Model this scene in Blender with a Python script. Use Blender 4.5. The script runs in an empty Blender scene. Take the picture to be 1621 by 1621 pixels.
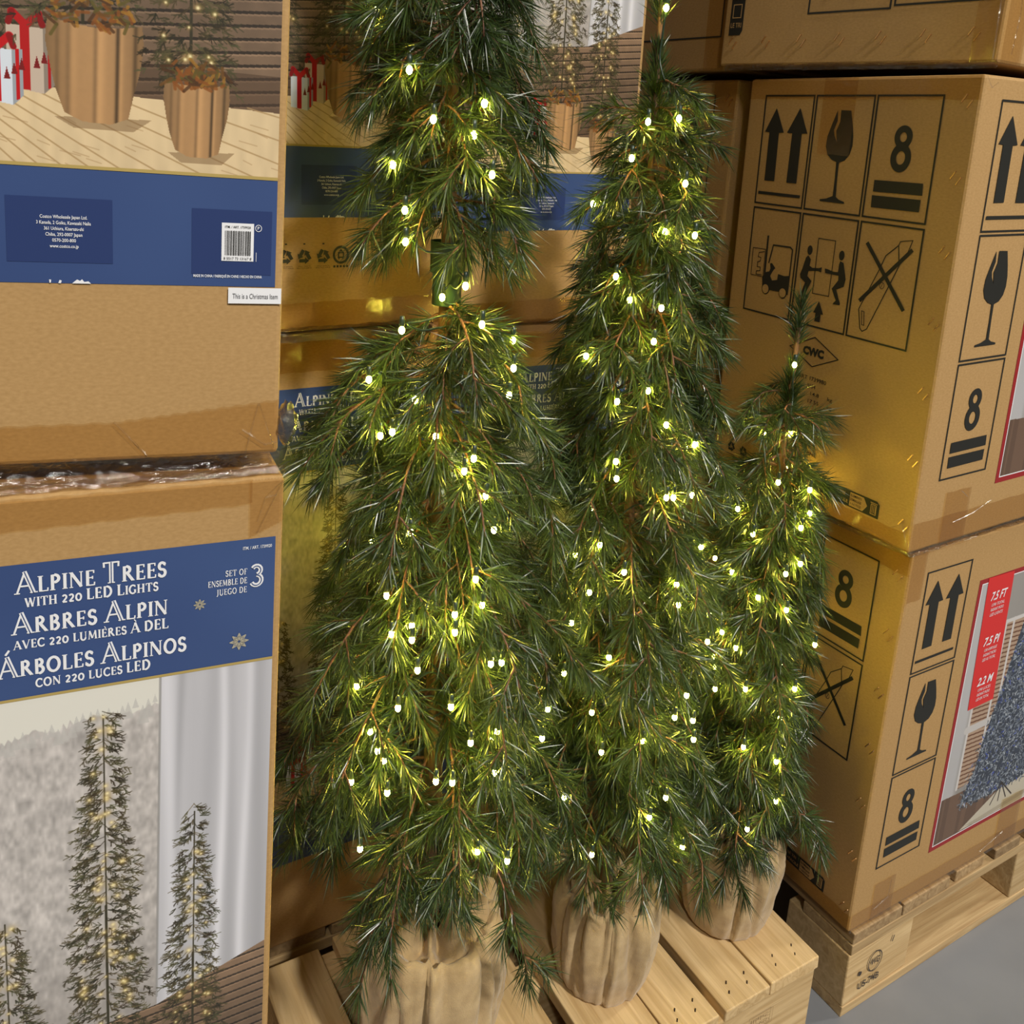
import bpy, bmesh, math, random
import numpy as np
from mathutils import Vector, Matrix, Euler, noise
from mathutils.geometry import tessellate_polygon

sc = bpy.context.scene
COL = sc.collection
D = math.pi / 180
# ------------------------------------------------------------------ camera
CAM_H, FOC, PITCH, ROLL, CY = 1.1784, 1442.75, 13.1327 * D, 3.5664 * D, 544.03
def _rx(a): return np.array([[1, 0, 0], [0, math.cos(a), -math.sin(a)], [0, math.sin(a), math.cos(a)]])
def _ry(a): return np.array([[math.cos(a), 0, math.sin(a)], [0, 1, 0], [-math.sin(a), 0, math.cos(a)]])
W2C = _ry(ROLL) @ _rx(PITCH)
C2W = W2C.T
cam_data = bpy.data.cameras.new('camera')
cam = bpy.data.objects.new('camera', cam_data)
COL.objects.link(cam)
m = Matrix([[C2W[i][0], C2W[i][2], -C2W[i][1]] for i in range(3)]).to_4x4()
m.translation = (0, 0, CAM_H)
cam.matrix_world = m
cam_data.sensor_width = 36
cam_data.lens = FOC * 36 / 1621
cam_data.shift_y = -(810.5 - CY) / 1621
cam_data.clip_start = 0.02
sc.camera = cam
# ------------------------------------------------------------------ view, world, hall lights
sc.view_settings.view_transform = 'Standard'
sc.view_settings.look = 'None'
sc.view_settings.gamma = 1
sc.view_settings.use_curve_mapping = False
sc.view_settings.exposure = 0.0
world = bpy.data.worlds.new('store_ambient')
sc.world = world
world.use_nodes = True
bg = world.node_tree.nodes['Background']
bg.inputs[0].default_value = (1.0, 0.90, 0.76, 1)
bg.inputs[1].default_value = 0.10
def area(name, loc, target, size, energy, col):
    l = bpy.data.lights.new(name, 'AREA'); l.energy = energy; l.size = size; l.shape = 'DISK'; l.color = col
    o = bpy.data.objects.new(name, l); COL.objects.link(o); o.location = loc
    o.rotation_euler = (Vector(target) - Vector(loc)).to_track_quat('-Z', 'Y').to_euler()
    return o
area('high_bay_light', (3.0, -3.0, 5.2), (0, 1, .8), .45, 395, (1, .95, .87))
area('high_bay_light', (.2, -3.6, 5.6), (0, 1, .8), .45, 90, (1, .95, .87))
area('high_bay_light', (4.6, 2.2, 5.8), (.3, 1, .8), .45, 110, (1, .95, .87))

rng = np.random.default_rng(7)
random.seed(7)

# ------------------------------------------------------------------ tagging
def tag(o, label=None, cat=None, group=None, kind=None):
    if label: o['label'] = label
    if cat: o['category'] = cat
    if group: o['group'] = group
    if kind: o['kind'] = kind
    return o
def empty(name, loc, rot=(0, 0, 0)):
    o = bpy.data.objects.new(name, None); COL.objects.link(o)
    o.location = loc; o.rotation_euler = rot; o.empty_display_size = .05
    return o
def link(name, me, mat, parent=None, loc=None, rot=None):
    o = bpy.data.objects.new(name, me); COL.objects.link(o)
    if mat is not None and not me.materials: me.materials.append(mat)
    if parent is not None: o.parent = parent
    if loc is not None: o.location = loc
    if rot is not None: o.rotation_euler = rot
    return o
def mesh_arrays(name, V, F, smooth=False):
    me = bpy.data.meshes.new(name)
    V = np.asarray(V, np.float32); F = np.asarray(F, np.int32)
    n, k = F.shape
    me.vertices.add(len(V)); me.vertices.foreach_set('co', V.ravel())
    me.loops.add(n * k); me.loops.foreach_set('vertex_index', F.ravel())
    me.polygons.add(n); me.polygons.foreach_set('loop_start', np.arange(0, n * k, k, dtype=np.int32))
    if smooth: me.polygons.foreach_set('use_smooth', np.ones(n, bool))
    me.update(calc_edges=True)
    return me
def mesh_bm(name, bm, smooth=False):
    me = bpy.data.meshes.new(name); bm.normal_update(); bm.to_mesh(me); bm.free()
    if smooth:
        for p in me.polygons: p.use_smooth = True
    return me

# ------------------------------------------------------------------ materials
def material(name):
    mt = bpy.data.materials.new(name); mt.use_nodes = True
    nt = mt.node_tree; return mt, nt, nt.nodes['Principled BSDF']
def N(nt, t, **kw):
    n = nt.nodes.new(t)
    for k, v in kw.items():
        if k in n.inputs: n.inputs[k].default_value = v
        else: setattr(n, k, v)
    return n
def noise_col(nt, bs, c1, c2, scale=(20, 20, 20), detail=4, sc_=1.0, inp='Base Color', lo=.3, hi=.7, distortion=0):
    tc = N(nt, 'ShaderNodeTexCoord'); mp = N(nt, 'ShaderNodeMapping'); mp.inputs['Scale'].default_value = scale
    nz = N(nt, 'ShaderNodeTexNoise'); nz.inputs['Scale'].default_value = sc_; nz.inputs['Detail'].default_value = detail
    nz.inputs['Distortion'].default_value = distortion
    rp = N(nt, 'ShaderNodeValToRGB'); rp.color_ramp.elements[0].color = (*c1, 1); rp.color_ramp.elements[1].color = (*c2, 1)
    rp.color_ramp.elements[0].position = lo; rp.color_ramp.elements[1].position = hi
    nt.links.new(tc.outputs['Object'], mp.inputs[0]); nt.links.new(mp.outputs[0], nz.inputs[0])
    nt.links.new(nz.outputs[0], rp.inputs[0]); nt.links.new(rp.outputs[0], bs.inputs[inp])
    return mp, nz, rp
def add_bump(nt, bs, src, strength=.2, dist=.001):
    b = N(nt, 'ShaderNodeBump'); b.inputs['Strength'].default_value = strength; b.inputs['Distance'].default_value = dist
    nt.links.new(src, b.inputs['Height']); nt.links.new(b.outputs[0], bs.inputs['Normal']); return b
def flatmat(name, col, rough=.6, spec=.4, metal=0):
    mt, nt, bs = material(name); bs.inputs['Base Color'].default_value = (*col, 1)
    bs.inputs['Roughness'].default_value = rough; bs.inputs['Specular IOR Level'].default_value = spec
    bs.inputs['Metallic'].default_value = metal; return mt
def cardboard(name, c1, c2):
    mt, nt, bs = material(name)
    bs.inputs['Roughness'].default_value = .72; bs.inputs['Specular IOR Level'].default_value = .3
    mp, nz, rp = noise_col(nt, bs, c1, c2, (260, 260, 520), 5, 1, lo=.25, hi=.75)
    nz2 = N(nt, 'ShaderNodeTexNoise'); nz2.inputs['Scale'].default_value = 7; nz2.inputs['Detail'].default_value = 3
    tc = N(nt, 'ShaderNodeTexCoord'); nt.links.new(tc.outputs['Object'], nz2.inputs[0])
    add_bump(nt, bs, nz2.outputs[0], .25, .006)
    return mt
KRAFT = cardboard('kraft_cardboard', (.37, .222, .085), (.46, .285, .118))
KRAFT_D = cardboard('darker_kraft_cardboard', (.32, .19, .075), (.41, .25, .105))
def tape_mat(name, tint, gloss, rough, bump, scale=45):
    mt, nt, bs = material(name); nt.nodes.remove(bs)
    out = [n for n in nt.nodes if n.type == 'OUTPUT_MATERIAL'][0]
    tr = N(nt, 'ShaderNodeBsdfTransparent'); tr.inputs[0].default_value = (*tint, 1)
    gl = N(nt, 'ShaderNodeBsdfGlossy'); gl.inputs['Roughness'].default_value = rough; gl.inputs[0].default_value = (.9, .88, .82, 1)
    fr = N(nt, 'ShaderNodeFresnel'); fr.inputs[0].default_value = 1.5; mm = N(nt, 'ShaderNodeMath'); mm.operation = 'MULTIPLY'; mm.inputs[1].default_value = gloss
    mx = N(nt, 'ShaderNodeMixShader')
    tc = N(nt, 'ShaderNodeTexCoord'); nz = N(nt, 'ShaderNodeTexNoise'); nz.inputs['Scale'].default_value = scale
    nz.inputs['Detail'].default_value = 6; nz.inputs['Distortion'].default_value = 1.5
    b = N(nt, 'ShaderNodeBump'); b.inputs['Strength'].default_value = bump; b.inputs['Distance'].default_value = .004
    nt.links.new(tc.outputs['Object'], nz.inputs[0]); nt.links.new(nz.outputs[0], b.inputs['Height'])
    nt.links.new(b.outputs[0], gl.inputs['Normal']); nt.links.new(b.outputs[0], fr.inputs['Normal'])
    ge = N(nt, 'ShaderNodeNewGeometry'); m2 = N(nt, 'ShaderNodeMath'); m2.operation = 'SUBTRACT'; m2.inputs[0].default_value = 1; m3 = N(nt, 'ShaderNodeMath'); m3.operation = 'MULTIPLY'; m3.use_clamp = True
    nt.links.new(ge.outputs['Backfacing'], m2.inputs[1]); nt.links.new(fr.outputs[0], mm.inputs[0]); nt.links.new(mm.outputs[0], m3.inputs[0]); nt.links.new(m2.outputs[0], m3.inputs[1]); nt.links.new(m3.outputs[0], mx.inputs[0])
    nt.links.new(tr.outputs[0], mx.inputs[1]); nt.links.new(gl.outputs[0], mx.inputs[2]); nt.links.new(mx.outputs[0], out.inputs[0])
    return mt
TAPE = tape_mat('clear_packing_tape', (.90, .815, .64), 1.3, .14, .10)
FILM = tape_mat('crumpled_clear_film', (.72, .66, .58), 2.8, .10, 1.0, 70)
BLUE = None
def make_blue(name, c1, c2):
    mt, nt, bs = material(name); bs.inputs['Roughness'].default_value = .38
    noise_col(nt, bs, c1, c2, (5, 5, 5), 2, 1, lo=.2, hi=.8); return mt
BLUE = make_blue('blue_label_ink', (.026, .052, .165), (.048, .092, .235))
NAVY = flatmat('navy_label_ink', (.022, .042, .14), .38)
WHITE = flatmat('white_ink', (.78, .79, .82), .45)
GOLD = flatmat('gold_ink', (.42, .31, .10), .4)
GREYINK = flatmat('pale_gold_snowflake_ink', (.40, .37, .28), .4)
BLACK = flatmat('black_ink', (.018, .018, .015), .5)
REDINK = flatmat('red_border_ink', (.30, .018, .020), .38)
RIBBON = flatmat('bright_red_ribbon_ink', (.62, .028, .026), .38)
STAPLE = flatmat('copper_staple', (.85, .55, .28), .3, .5, 1)
def wood(name, c1, c2, axis=0, rough=.6):
    mt, nt, bs = material(name); bs.inputs['Roughness'].default_value = rough
    s = [90, 90, 90]; s[axis] = 5
    mp, nz, rp = noise_col(nt, bs, c1, c2, tuple(s), 5, 1, lo=.3, hi=.72, distortion=1.2)
    oi = N(nt, 'ShaderNodeObjectInfo'); vm = N(nt, 'ShaderNodeVectorMath'); vm.operation = 'MULTIPLY_ADD'
    # knots and grain shift from board to board
    cx = N(nt, 'ShaderNodeCombineXYZ')
    mm = N(nt, 'ShaderNodeMath'); mm.operation = 'MULTIPLY'; mm.inputs[1].default_value = 37
    nt.links.new(oi.outputs['Random'], mm.inputs[0])
    for i in range(3): nt.links.new(mm.outputs[0], cx.inputs[i])
    nt.links.new(cx.outputs[0], mp.inputs['Location'])
    hs = N(nt, 'ShaderNodeHueSaturation'); mr = N(nt, 'ShaderNodeMapRange'); mr.inputs['To Min'].default_value = .8; mr.inputs['To Max'].default_value = 1.18
    nt.links.new(oi.outputs['Random'], mr.inputs[0]); nt.links.new(mr.outputs[0], hs.inputs['Value'])
    nt.links.new(rp.outputs[0], hs.inputs['Color']); nt.links.new(hs.outputs[0], bs.inputs['Base Color'])
    add_bump(nt, bs, nz.outputs[0], .35, .002)
    return mt
PINE_X = wood('pale_pine_wood', (.46, .30, .13), (.66, .48, .25), 0)
PINE_Y = wood('pale_pine_wood_long_grain', (.46, .30, .13), (.66, .48, .25), 1)
OLD_X = wood('weathered_pallet_wood', (.24, .145, .062), (.44, .30, .15), 0)
OLD_Y = wood('pallet_wood_long_grain', (.34, .21, .09), (.56, .40, .20), 1)

# ------------------------------------------------------------------ floor
mt, nt, bs = material('polished_grey_concrete')
bs.inputs['Roughness'].default_value = .42
noise_col(nt, bs, (.145, .152, .165), (.225, .232, .245), (3, 3, 3), 8, 1)
bm = bmesh.new(); bmesh.ops.create_grid(bm, x_segments=8, y_segments=8, size=9)
fl = link('floor', mesh_bm('floor', bm), mt); fl.location = (0, 2, 0)
tag(fl, kind='structure')

# ------------------------------------------------------------------ basic solids
def box_bm(bm, x0, x1, y0, y1, z0, z1, bev=0, jit=0):
    r = bmesh.ops.create_cube(bm, size=1)
    vs = r['verts']
    for v in vs:
        v.co = Vector((x0 if v.co.x < 0 else x1, y0 if v.co.y < 0 else y1, z0 if v.co.z < 0 else z1))
        if jit: v.co += Vector([random.uniform(-jit, jit) for _ in range(3)])
    if bev:
        es = list({e for v in vs for e in v.link_edges})
        bmesh.ops.bevel(bm, geom=es, offset=bev, segments=2, affect='EDGES', profile=.5)
def boxmesh(name, dims, bev=.0015, jit=0, smooth=False):
    bm = bmesh.new(); box_bm(bm, *dims, bev=bev, jit=jit); return mesh_bm(name, bm, smooth)

# ------------------------------------------------------------------ flat print, one thin mesh per ink
class Print:
    """2-D shapes on a face; a = across (left to right seen from outside), b = up."""
    def __init__(s): s.V = []; s.F = []; s.Z = []; s.k = 0
    def poly(s, pts, holes=()):
        loops = [[Vector((p[0], p[1], 0)) for p in pts]] + [[Vector((p[0], p[1], 0)) for p in h] for h in holes]
        n = len(s.V)
        for l in loops: s.V += [(p.x, p.y) for p in l]
        s.k += 1; s.Z += [(s.k % 90) * 4e-6] * (len(s.V) - n)
        for t in tessellate_polygon(loops):
            a, b, c = [s.V[n + i] for i in t]
            ar = (b[0] - a[0]) * (c[1] - a[1]) - (b[1] - a[1]) * (c[0] - a[0])
            if abs(ar) < 1e-12: continue
            s.F.append([n + i for i in (t if ar > 0 else t[::-1])])
        return s
    def rect(s, a0, b0, a1, b1): return s.poly([(a0, b0), (a1, b0), (a1, b1), (a0, b1)])
    def line(s, p, q, w, w2=None):
        w2 = w if w2 is None else w2
        d = Vector((q[0] - p[0], q[1] - p[1])); 
        if d.length < 1e-9: return s
        n = Vector((-d.y, d.x)).normalized()
        return s.poly([(p[0] - n.x * w / 2, p[1] - n.y * w / 2), (q[0] - n.x * w2 / 2, q[1] - n.y * w2 / 2), (q[0] + n.x * w2 / 2, q[1] + n.y * w2 / 2), (p[0] + n.x * w / 2, p[1] + n.y * w / 2)])
    def stroke(s, pts, w, closed=False):
        P = [Vector((p[0], p[1])) for p in pts]
        if not closed and len(P) > 2 and (P[0] - P[-1]).length < w * .3: P = P[:-1]; closed = True
        n = len(P)
        if n == 2: return s.line(P[0], P[1], w)
        k = len(s.V); s.k += 1
        for i in range(n):
            a = P[i - 1] if (closed or i > 0) else None; b = P[(i + 1) % n] if (closed or i < n - 1) else None
            d1 = (P[i] - a).normalized() if a is not None else None; d2 = (b - P[i]).normalized() if b is not None else None
            d1 = d1 or d2; d2 = d2 or d1; n1 = Vector((-d1.y, d1.x)); n2 = Vector((-d2.y, d2.x)); m_ = (n1 + n2)
            m_ = m_.normalized() if m_.length > 1e-6 else n1; q = w / 2 / max(.45, m_.dot(n1))
            s.V += [(P[i].x + m_.x * q, P[i].y + m_.y * q), (P[i].x - m_.x * q, P[i].y - m_.y * q)]
        s.Z += [(s.k % 90) * 4e-6] * (2 * n)
        for i in range(n if closed else n - 1):
            j = (i + 1) % n; s.F.append([k + 2 * i, k + 2 * i + 1, k + 2 * j + 1, k + 2 * j])
        return s
    def eight(s, c1, r1, h1, c2, r2, h2):
        def E(c, r): return [(c[0] + r[0] * math.cos(t), c[1] + r[1] * math.sin(t)) for t in [2 * math.pi * i / 48 for i in range(48)]]
        ins = lambda p, c, r: ((p[0] - c[0]) / r[0]) ** 2 + ((p[1] - c[1]) / r[1]) ** 2 < 1
        T = [p for p in E(c1, r1)[-12:] + E(c1, r1)[:-12] if not ins(p, c2, r2)]
        B = [p for p in E(c2, r2)[12:] + E(c2, r2)[:12] if not ins(p, c1, r1)]
        return s.poly(T + B, [E(c1, h1)[::2], E(c2, h2)[::2]])
    def ell(s, c, rx, ry, n=28, hole=None, rot=0):
        def ring(rx, ry): return [(c[0] + rx * math.cos(t) * math.cos(rot) - ry * math.sin(t) * math.sin(rot), c[1] + rx * math.cos(t) * math.sin(rot) + ry * math.sin(t) * math.cos(rot)) for t in [2 * math.pi * i / n for i in range(n)]]
        return s.poly(ring(rx, ry), [ring(*hole)] if hole else [])
    def frame(s, a0, b0, a1, b1, w):
        return s.poly([(a0, b0), (a1, b0), (a1, b1), (a0, b1)], [[(a0 + w, b0 + w), (a1 - w, b0 + w), (a1 - w, b1 - w), (a0 + w, b1 - w)]])
    def text(s, txt, a, b, h, width=None, align='L', bold=0, slant=0):
        """b = base line, h = capital height"""
        cu = bpy.data.curves.new('t', 'FONT'); cu.body = txt; cu.size = 1; cu.offset = bold; cu.resolution_u = 2; cu.fill_mode = 'FRONT'; cu.shear = slant
        o = bpy.data.objects.new('t', cu); COL.objects.link(o)
        dg = bpy.context.evaluated_depsgraph_get(); me = bpy.data.meshes.new_from_object(o.evaluated_get(dg))
        co = np.empty(len(me.vertices) * 3); me.vertices.foreach_get('co', co); co = co.reshape(-1, 3)
        fs = [tuple(p.vertices) for p in me.polygons]
        bpy.data.objects.remove(o); bpy.data.curves.remove(cu); bpy.data.meshes.remove(me)
        if len(co) == 0: return s
        x0, x1 = co[:, 0].min(), co[:, 0].max()
        k = h / .69; kx = k if width is None else width / (x1 - x0)
        W = (x1 - x0) * kx
        off = a - {'L': 0, 'C': W / 2, 'R': W}[align]
        n = len(s.V)
        s.V += [(off + (x - x0) * kx, b + y * k) for x, y, _ in co]
        s.k += 1; s.Z += [(s.k % 90) * 4e-6] * len(co)
        for f in fs:
            p = [s.V[n + i] for i in f]
            ar = sum(p[i][0] * p[(i + 1) % len(p)][1] - p[(i + 1) % len(p)][0] * p[i][1] for i in range(len(p)))
            s.F.append([n + i for i in (f if ar > 0 else f[::-1])])
        return s
    def build(s, name, mat, parent, side, lift):
        # side 'front': face y=0 looking to -y (a = x);  side 'right': face x=0 looking to +x (a = y)
        if side == 'front': V = [(a, -lift - z, b) for (a, b), z in zip(s.V, s.Z)]
        else: V = [(lift + z, a, b) for (a, b), z in zip(s.V, s.Z)]
        me = bpy.data.meshes.new(name); me.from_pydata(V, [], s.F); me.update()
        return link(name, me, mat, parent)

# ---- inscriptional capitals with serifs for the label titles (unit = capital height)
T_, t_ = .15, .07
def _arc(cx, cy, rx, ry, a0, a1, n=12): return [(cx + rx * math.cos((a0 + (a1 - a0) * i / n) * D), cy + ry * math.sin((a0 + (a1 - a0) * i / n) * D)) for i in range(n + 1)]
def _stem(x): return [('T', [(x, 0), (x, 1)])]
def _sf(x, y, w=.17): return [('s', [(x - w, y), (x + w, y)])]
GL = {
 'A': (.86, [('t', [(.04, 0), (.42, 1)]), ('T', [(.40, 1), (.78, 0)]), ('t', [(.17, .34), (.62, .34)])] + _sf(.05, .02, .13) + _sf(.79, .02, .17)),
 'L': (.62, _stem(.14) + [('t', [(.14, .03), (.58, .03)]), ('t', [(.58, 0), (.60, .22)])] + _sf(.14, .98)),
 'P': (.64, _stem(.14) + [('T', _arc(.26, .74, .28, .24, -90, 90, 8)), ('t', [(.14, .97), (.28, .97)]), ('t', [(.14, .5), (.28, .5)])] + _sf(.14, .02)),
 'I': (.30, _stem(.15) + _sf(.15, .98) + _sf(.15, .02)),
 'N': (.90, [('t', [(.12, 0), (.12, 1)]), ('T', [(.12, .98), (.76, .02)]), ('t', [(.76, 0), (.76, 1)])] + _sf(.12, .02, .12) + _sf(.76, .98, .12) + _sf(.06, .98, .08)),
 'E': (.62, _stem(.14) + [('t', [(.14, .97), (.54, .97)]), ('t', [(.14, .52), (.46, .52)]), ('t', [(.14, .03), (.57, .03)]), ('t', [(.54, .8), (.54, 1)]), ('t', [(.57, 0), (.59, .22)]), ('t', [(.46, .42), (.46, .62)])]),
 'T': (.76, _stem(.37) + [('t', [(.02, .97), (.72, .97)]), ('t', [(.03, .76), (.02, 1)]), ('t', [(.71, .76), (.72, 1)])] + _sf(.37, .02)),
 'R': (.78, _stem(.14) + [('T', _arc(.26, .76, .25, .22, -90, 90, 8)), ('t', [(.14, .97), (.28, .97)]), ('t', [(.14, .53), (.28, .53)]), ('T', [(.33, .53), (.70, .02)])] + _sf(.14, .02) + _sf(.74, .02, .08)),
 'S': (.58, [('T', _arc(.28, .73, .20, .23, 20, 250, 10) + _arc(.28, .27, .22, .24, 90, -160, 10)), ('t', [(.47, .74), (.48, .97)]), ('t', [(.06, .04), (.06, .28)])]),
 'W': (1.14, [('T', [(.06, 1), (.33, 0)]), ('t', [(.33, 0), (.55, .95)]), ('T', [(.53, 1), (.80, 0)]), ('t', [(.80, 0), (1.04, 1)])] + _sf(.07, .98, .12) + _sf(.53, .98, .1) + _sf(1.04, .98, .1)),
 'H': (.88, _stem(.14) + _stem(.70) + [('t', [(.14, .5), (.70, .5)])] + _sf(.14, .98) + _sf(.14, .02) + _sf(.70, .98) + _sf(.70, .02)),
 '0': (.72, [('T', _arc(.34, .42, .28, .38, 0, 360, 18))]),
 '2': (.62, [('T', _arc(.28, .60, .20, .22, 160, -35, 9) + [(.08, .05)]), ('T', [(.08, .06), (.54, .06)])]),
 '3': (.60, [('T', _arc(.26, .75, .21, .21, 150, -80, 9)), ('T', _arc(.26, .27, .25, .25, 85, -155, 10))]),
 'D': (.84, _stem(.14) + [('T', _arc(.30, .5, .42, .47, -90, 90, 12)), ('t', [(.14, .97), (.32, .97)]), ('t', [(.14, .03), (.32, .03)])]),
 'G': (.84, [('T', _arc(.44, .5, .38, .47, 50, 300, 14)), ('T', [(.70, .08), (.70, .44)]), ('t', [(.55, .44), (.82, .44)]), ('t', [(.70, .75), (.70, .98)])]),
 'B': (.68, _stem(.14) + [('T', _arc(.28, .76, .22, .21, -90, 90, 8)), ('T', _arc(.28, .27, .28, .25, -90, 90, 8)), ('t', [(.14, .97), (.30, .97)]), ('t', [(.14, .53), (.30, .53)]), ('t', [(.14, .03), (.30, .03)])]),
 'V': (.84, [('T', [(.06, 1), (.42, 0)]), ('t', [(.42, 0), (.76, 1)])] + _sf(.07, .98, .13) + _sf(.76, .98, .12)),
 'C': (.78, [('T', _arc(.44, .5, .38, .47, 48, 312, 14)), ('t', [(.70, .74), (.70, .98)]), ('t', [(.72, .06), (.72, .26)])]),
 'U': (.86, _stem(.16)[:0] + [('T', [(.16, 1), (.16, .35)] + _arc(.42, .30, .26, .29, 180, 360, 9)), ('t', [(.69, .3), (.69, 1)])] + _sf(.15, .98) + _sf(.70, .98, .12)),
 'M': (1.06, [('t', [(.10, 0), (.17, 1)]), ('T', [(.17, 1), (.50, .1)]), ('t', [(.50, .1), (.84, 1)]), ('T', [(.84, 1), (.92, 0)])] + _sf(.10, .02, .12) + _sf(.92, .02)),
 'O': (.90, [('T', _arc(.43, .5, .37, .47, 0, 360, 20))]),
 'J': (.40, [('T', [(.22, 1), (.22, .1), (.05, -.15)])] + _sf(.22, .98)),
 'F': (.58, _stem(.14) + [('t', [(.14, .97), (.54, .97)]), ('t', [(.14, .52), (.44, .52)]), ('t', [(.54, .78), (.54, 1)])] + _sf(.14, .02)),
}
def serif_text(pr, txt, a0, b0, big, small, a1, inline=None, weight=1.0):
    """txt: capital letters big, lower-case letters drawn as small capitals; stretched to end at a1"""
    acc = {'\u00c0': ('A', 'g'), '\u00c1': ('A', 'a'), '\u00e8': ('E', 'g')}
    items = []; x = 0
    for ch in txt:
        if ch == ' ': x += .42 * small; continue
        accent = None; c = ch
        if ch in acc: c, accent = acc[ch]
        up = ch.isupper() and ch not in '\u00e8'
        h = big if up or ch in '3' else small
        w, strokes = GL[c.upper()]
        items.append((x, h, strokes, accent)); x += (w + .13) * h
    k = (a1 - a0) / x
    for x, h, strokes, accent in items:
        f = lambda p: (a0 + (x + p[0] * h) * k, b0 + p[1] * h)
        for kind, pts in strokes:
            wd = {'T': T_ * 1.15, 't': t_ * 1.1, 's': .05}[kind] * h * weight
            P = [f(p) for p in pts]
            if len(P) == 2: pr.line(P[0], P[1], wd)
            else: pr.stroke(P, wd)
            if inline is not None and kind == 'T' and h == big:
                if len(P) == 2: inline.line(P[0], P[1], wd * .22)
                else: inline.stroke(P, wd * .22)
        if accent: 
            s_ = 1 if accent == 'a' else -1
            pr.line(f((.42 - .08 * s_, 1.08)), f((.42 + .1 * s_, 1.3)), .09 * h)
# ------------------------------------------------------------------ printed photographs, drawn pixel by pixel into generated images
class Canvas:
    def __init__(s, a0, b0, a1, b1, dens):
        s.a0, s.b0, s.a1, s.b1, s.d = a0, b0, a1, b1, dens
        s.w = int((a1 - a0) * dens); s.h = int((b1 - b0) * dens)
        s.im = np.zeros((s.h, s.w, 3), np.float32)
        yy, xx = np.mgrid[0:s.h, 0:s.w]
        s.A = a0 + (xx + .5) / dens; s.B = b0 + (yy + .5) / dens
    def noise(s, cells, seed=0, stretch=1.0):
        r = np.random.default_rng(seed); gy = max(2, int(cells * s.h / s.w * stretch)) + 2; gx = cells + 2
        g = r.random((gy, gx)).astype(np.float32)
        y = np.linspace(0, gy - 1.001, s.h); x = np.linspace(0, gx - 1.001, s.w)
        iy, ix = y.astype(int), x.astype(int); fy, fx = (y - iy)[:, None], (x - ix)[None, :]
        return g[iy][:, ix] * (1 - fy) * (1 - fx) + g[iy + 1][:, ix] * fy * (1 - fx) + g[iy][:, ix + 1] * (1 - fy) * fx + g[iy + 1][:, ix + 1] * fy * fx
    def mix(s, mask, col):
        m = np.clip(mask, 0, 1)[..., None]; s.im = s.im * (1 - m) + np.asarray(col, np.float32) * m
    def pmask(s, pts):
        m = np.zeros((s.h, s.w), bool); n = len(pts)
        for i in range(n):
            (x1, y1), (x2, y2) = pts[i], pts[(i + 1) % n]
            if y1 == y2: continue
            c = ((y1 > s.B) != (y2 > s.B)) & (s.A < (x2 - x1) * (s.B - y1) / (y2 - y1) + x1)
            m ^= c
        return m.astype(np.float32)
    def seg(s, p, q, w, col, al=1.0):
        pad = w + 1.5 / s.d
        x0 = int((min(p[0], q[0]) - pad - s.a0) * s.d); x1 = int((max(p[0], q[0]) + pad - s.a0) * s.d) + 1
        y0 = int((min(p[1], q[1]) - pad - s.b0) * s.d); y1 = int((max(p[1], q[1]) + pad - s.b0) * s.d) + 1
        x0, y0 = max(x0, 0), max(y0, 0); x1, y1 = min(x1, s.w), min(y1, s.h)
        if x0 >= x1 or y0 >= y1: return
        A = s.A[y0:y1, x0:x1]; B = s.B[y0:y1, x0:x1]; dx, dy = q[0] - p[0], q[1] - p[1]
        L2 = dx * dx + dy * dy + 1e-12; t = np.clip(((A - p[0]) * dx + (B - p[1]) * dy) / L2, 0, 1)
        d = np.hypot(A - p[0] - t * dx, B - p[1] - t * dy)
        m = (np.clip((w / 2 - d) * s.d + .5, 0, 1) * al)[..., None]
        s.im[y0:y1, x0:x1] = s.im[y0:y1, x0:x1] * (1 - m) + np.asarray(col, np.float32) * m
    def dot(s, p, r, col, al=1.0, soft=1.0):
        R = r * 2.5
        x0 = max(int((p[0] - R - s.a0) * s.d), 0); x1 = min(int((p[0] + R - s.a0) * s.d) + 2, s.w)
        y0 = max(int((p[1] - R - s.b0) * s.d), 0); y1 = min(int((p[1] + R - s.b0) * s.d) + 2, s.h)
        if x0 >= x1 or y0 >= y1: return
        d = np.hypot(s.A[y0:y1, x0:x1] - p[0], s.B[y0:y1, x0:x1] - p[1]) / r
        m = (np.exp(-d * d * soft) * al)[..., None]
        s.im[y0:y1, x0:x1] = s.im[y0:y1, x0:x1] * (1 - m) + np.asarray(col, np.float32) * m
    def material(s, name, rough=.38):
        im = bpy.data.images.new(name, s.w, s.h, alpha=False)
        px = np.ones((s.h, s.w, 4), np.float32); px[..., :3] = np.clip(s.im, 0, 1)
        im.pixels.foreach_set(px.ravel()); im.update(); im.pack()
        mt, nt, bs = material(name); tx = N(nt, 'ShaderNodeTexImage'); tx.image = im; tx.extension = 'EXTEND'
        mx = N(nt, 'ShaderNodeMix'); mx.data_type = 'RGBA'; mx.blend_type = 'MULTIPLY'; mx.inputs[0].default_value = 1
        mx.inputs[7].default_value = (.92, .92, .92, 1)
        nt.links.new(tx.outputs[0], mx.inputs[6]); nt.links.new(mx.outputs[2], bs.inputs['Base Color'])
        bs.inputs['Roughness'].default_value = rough
        return mt
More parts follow.
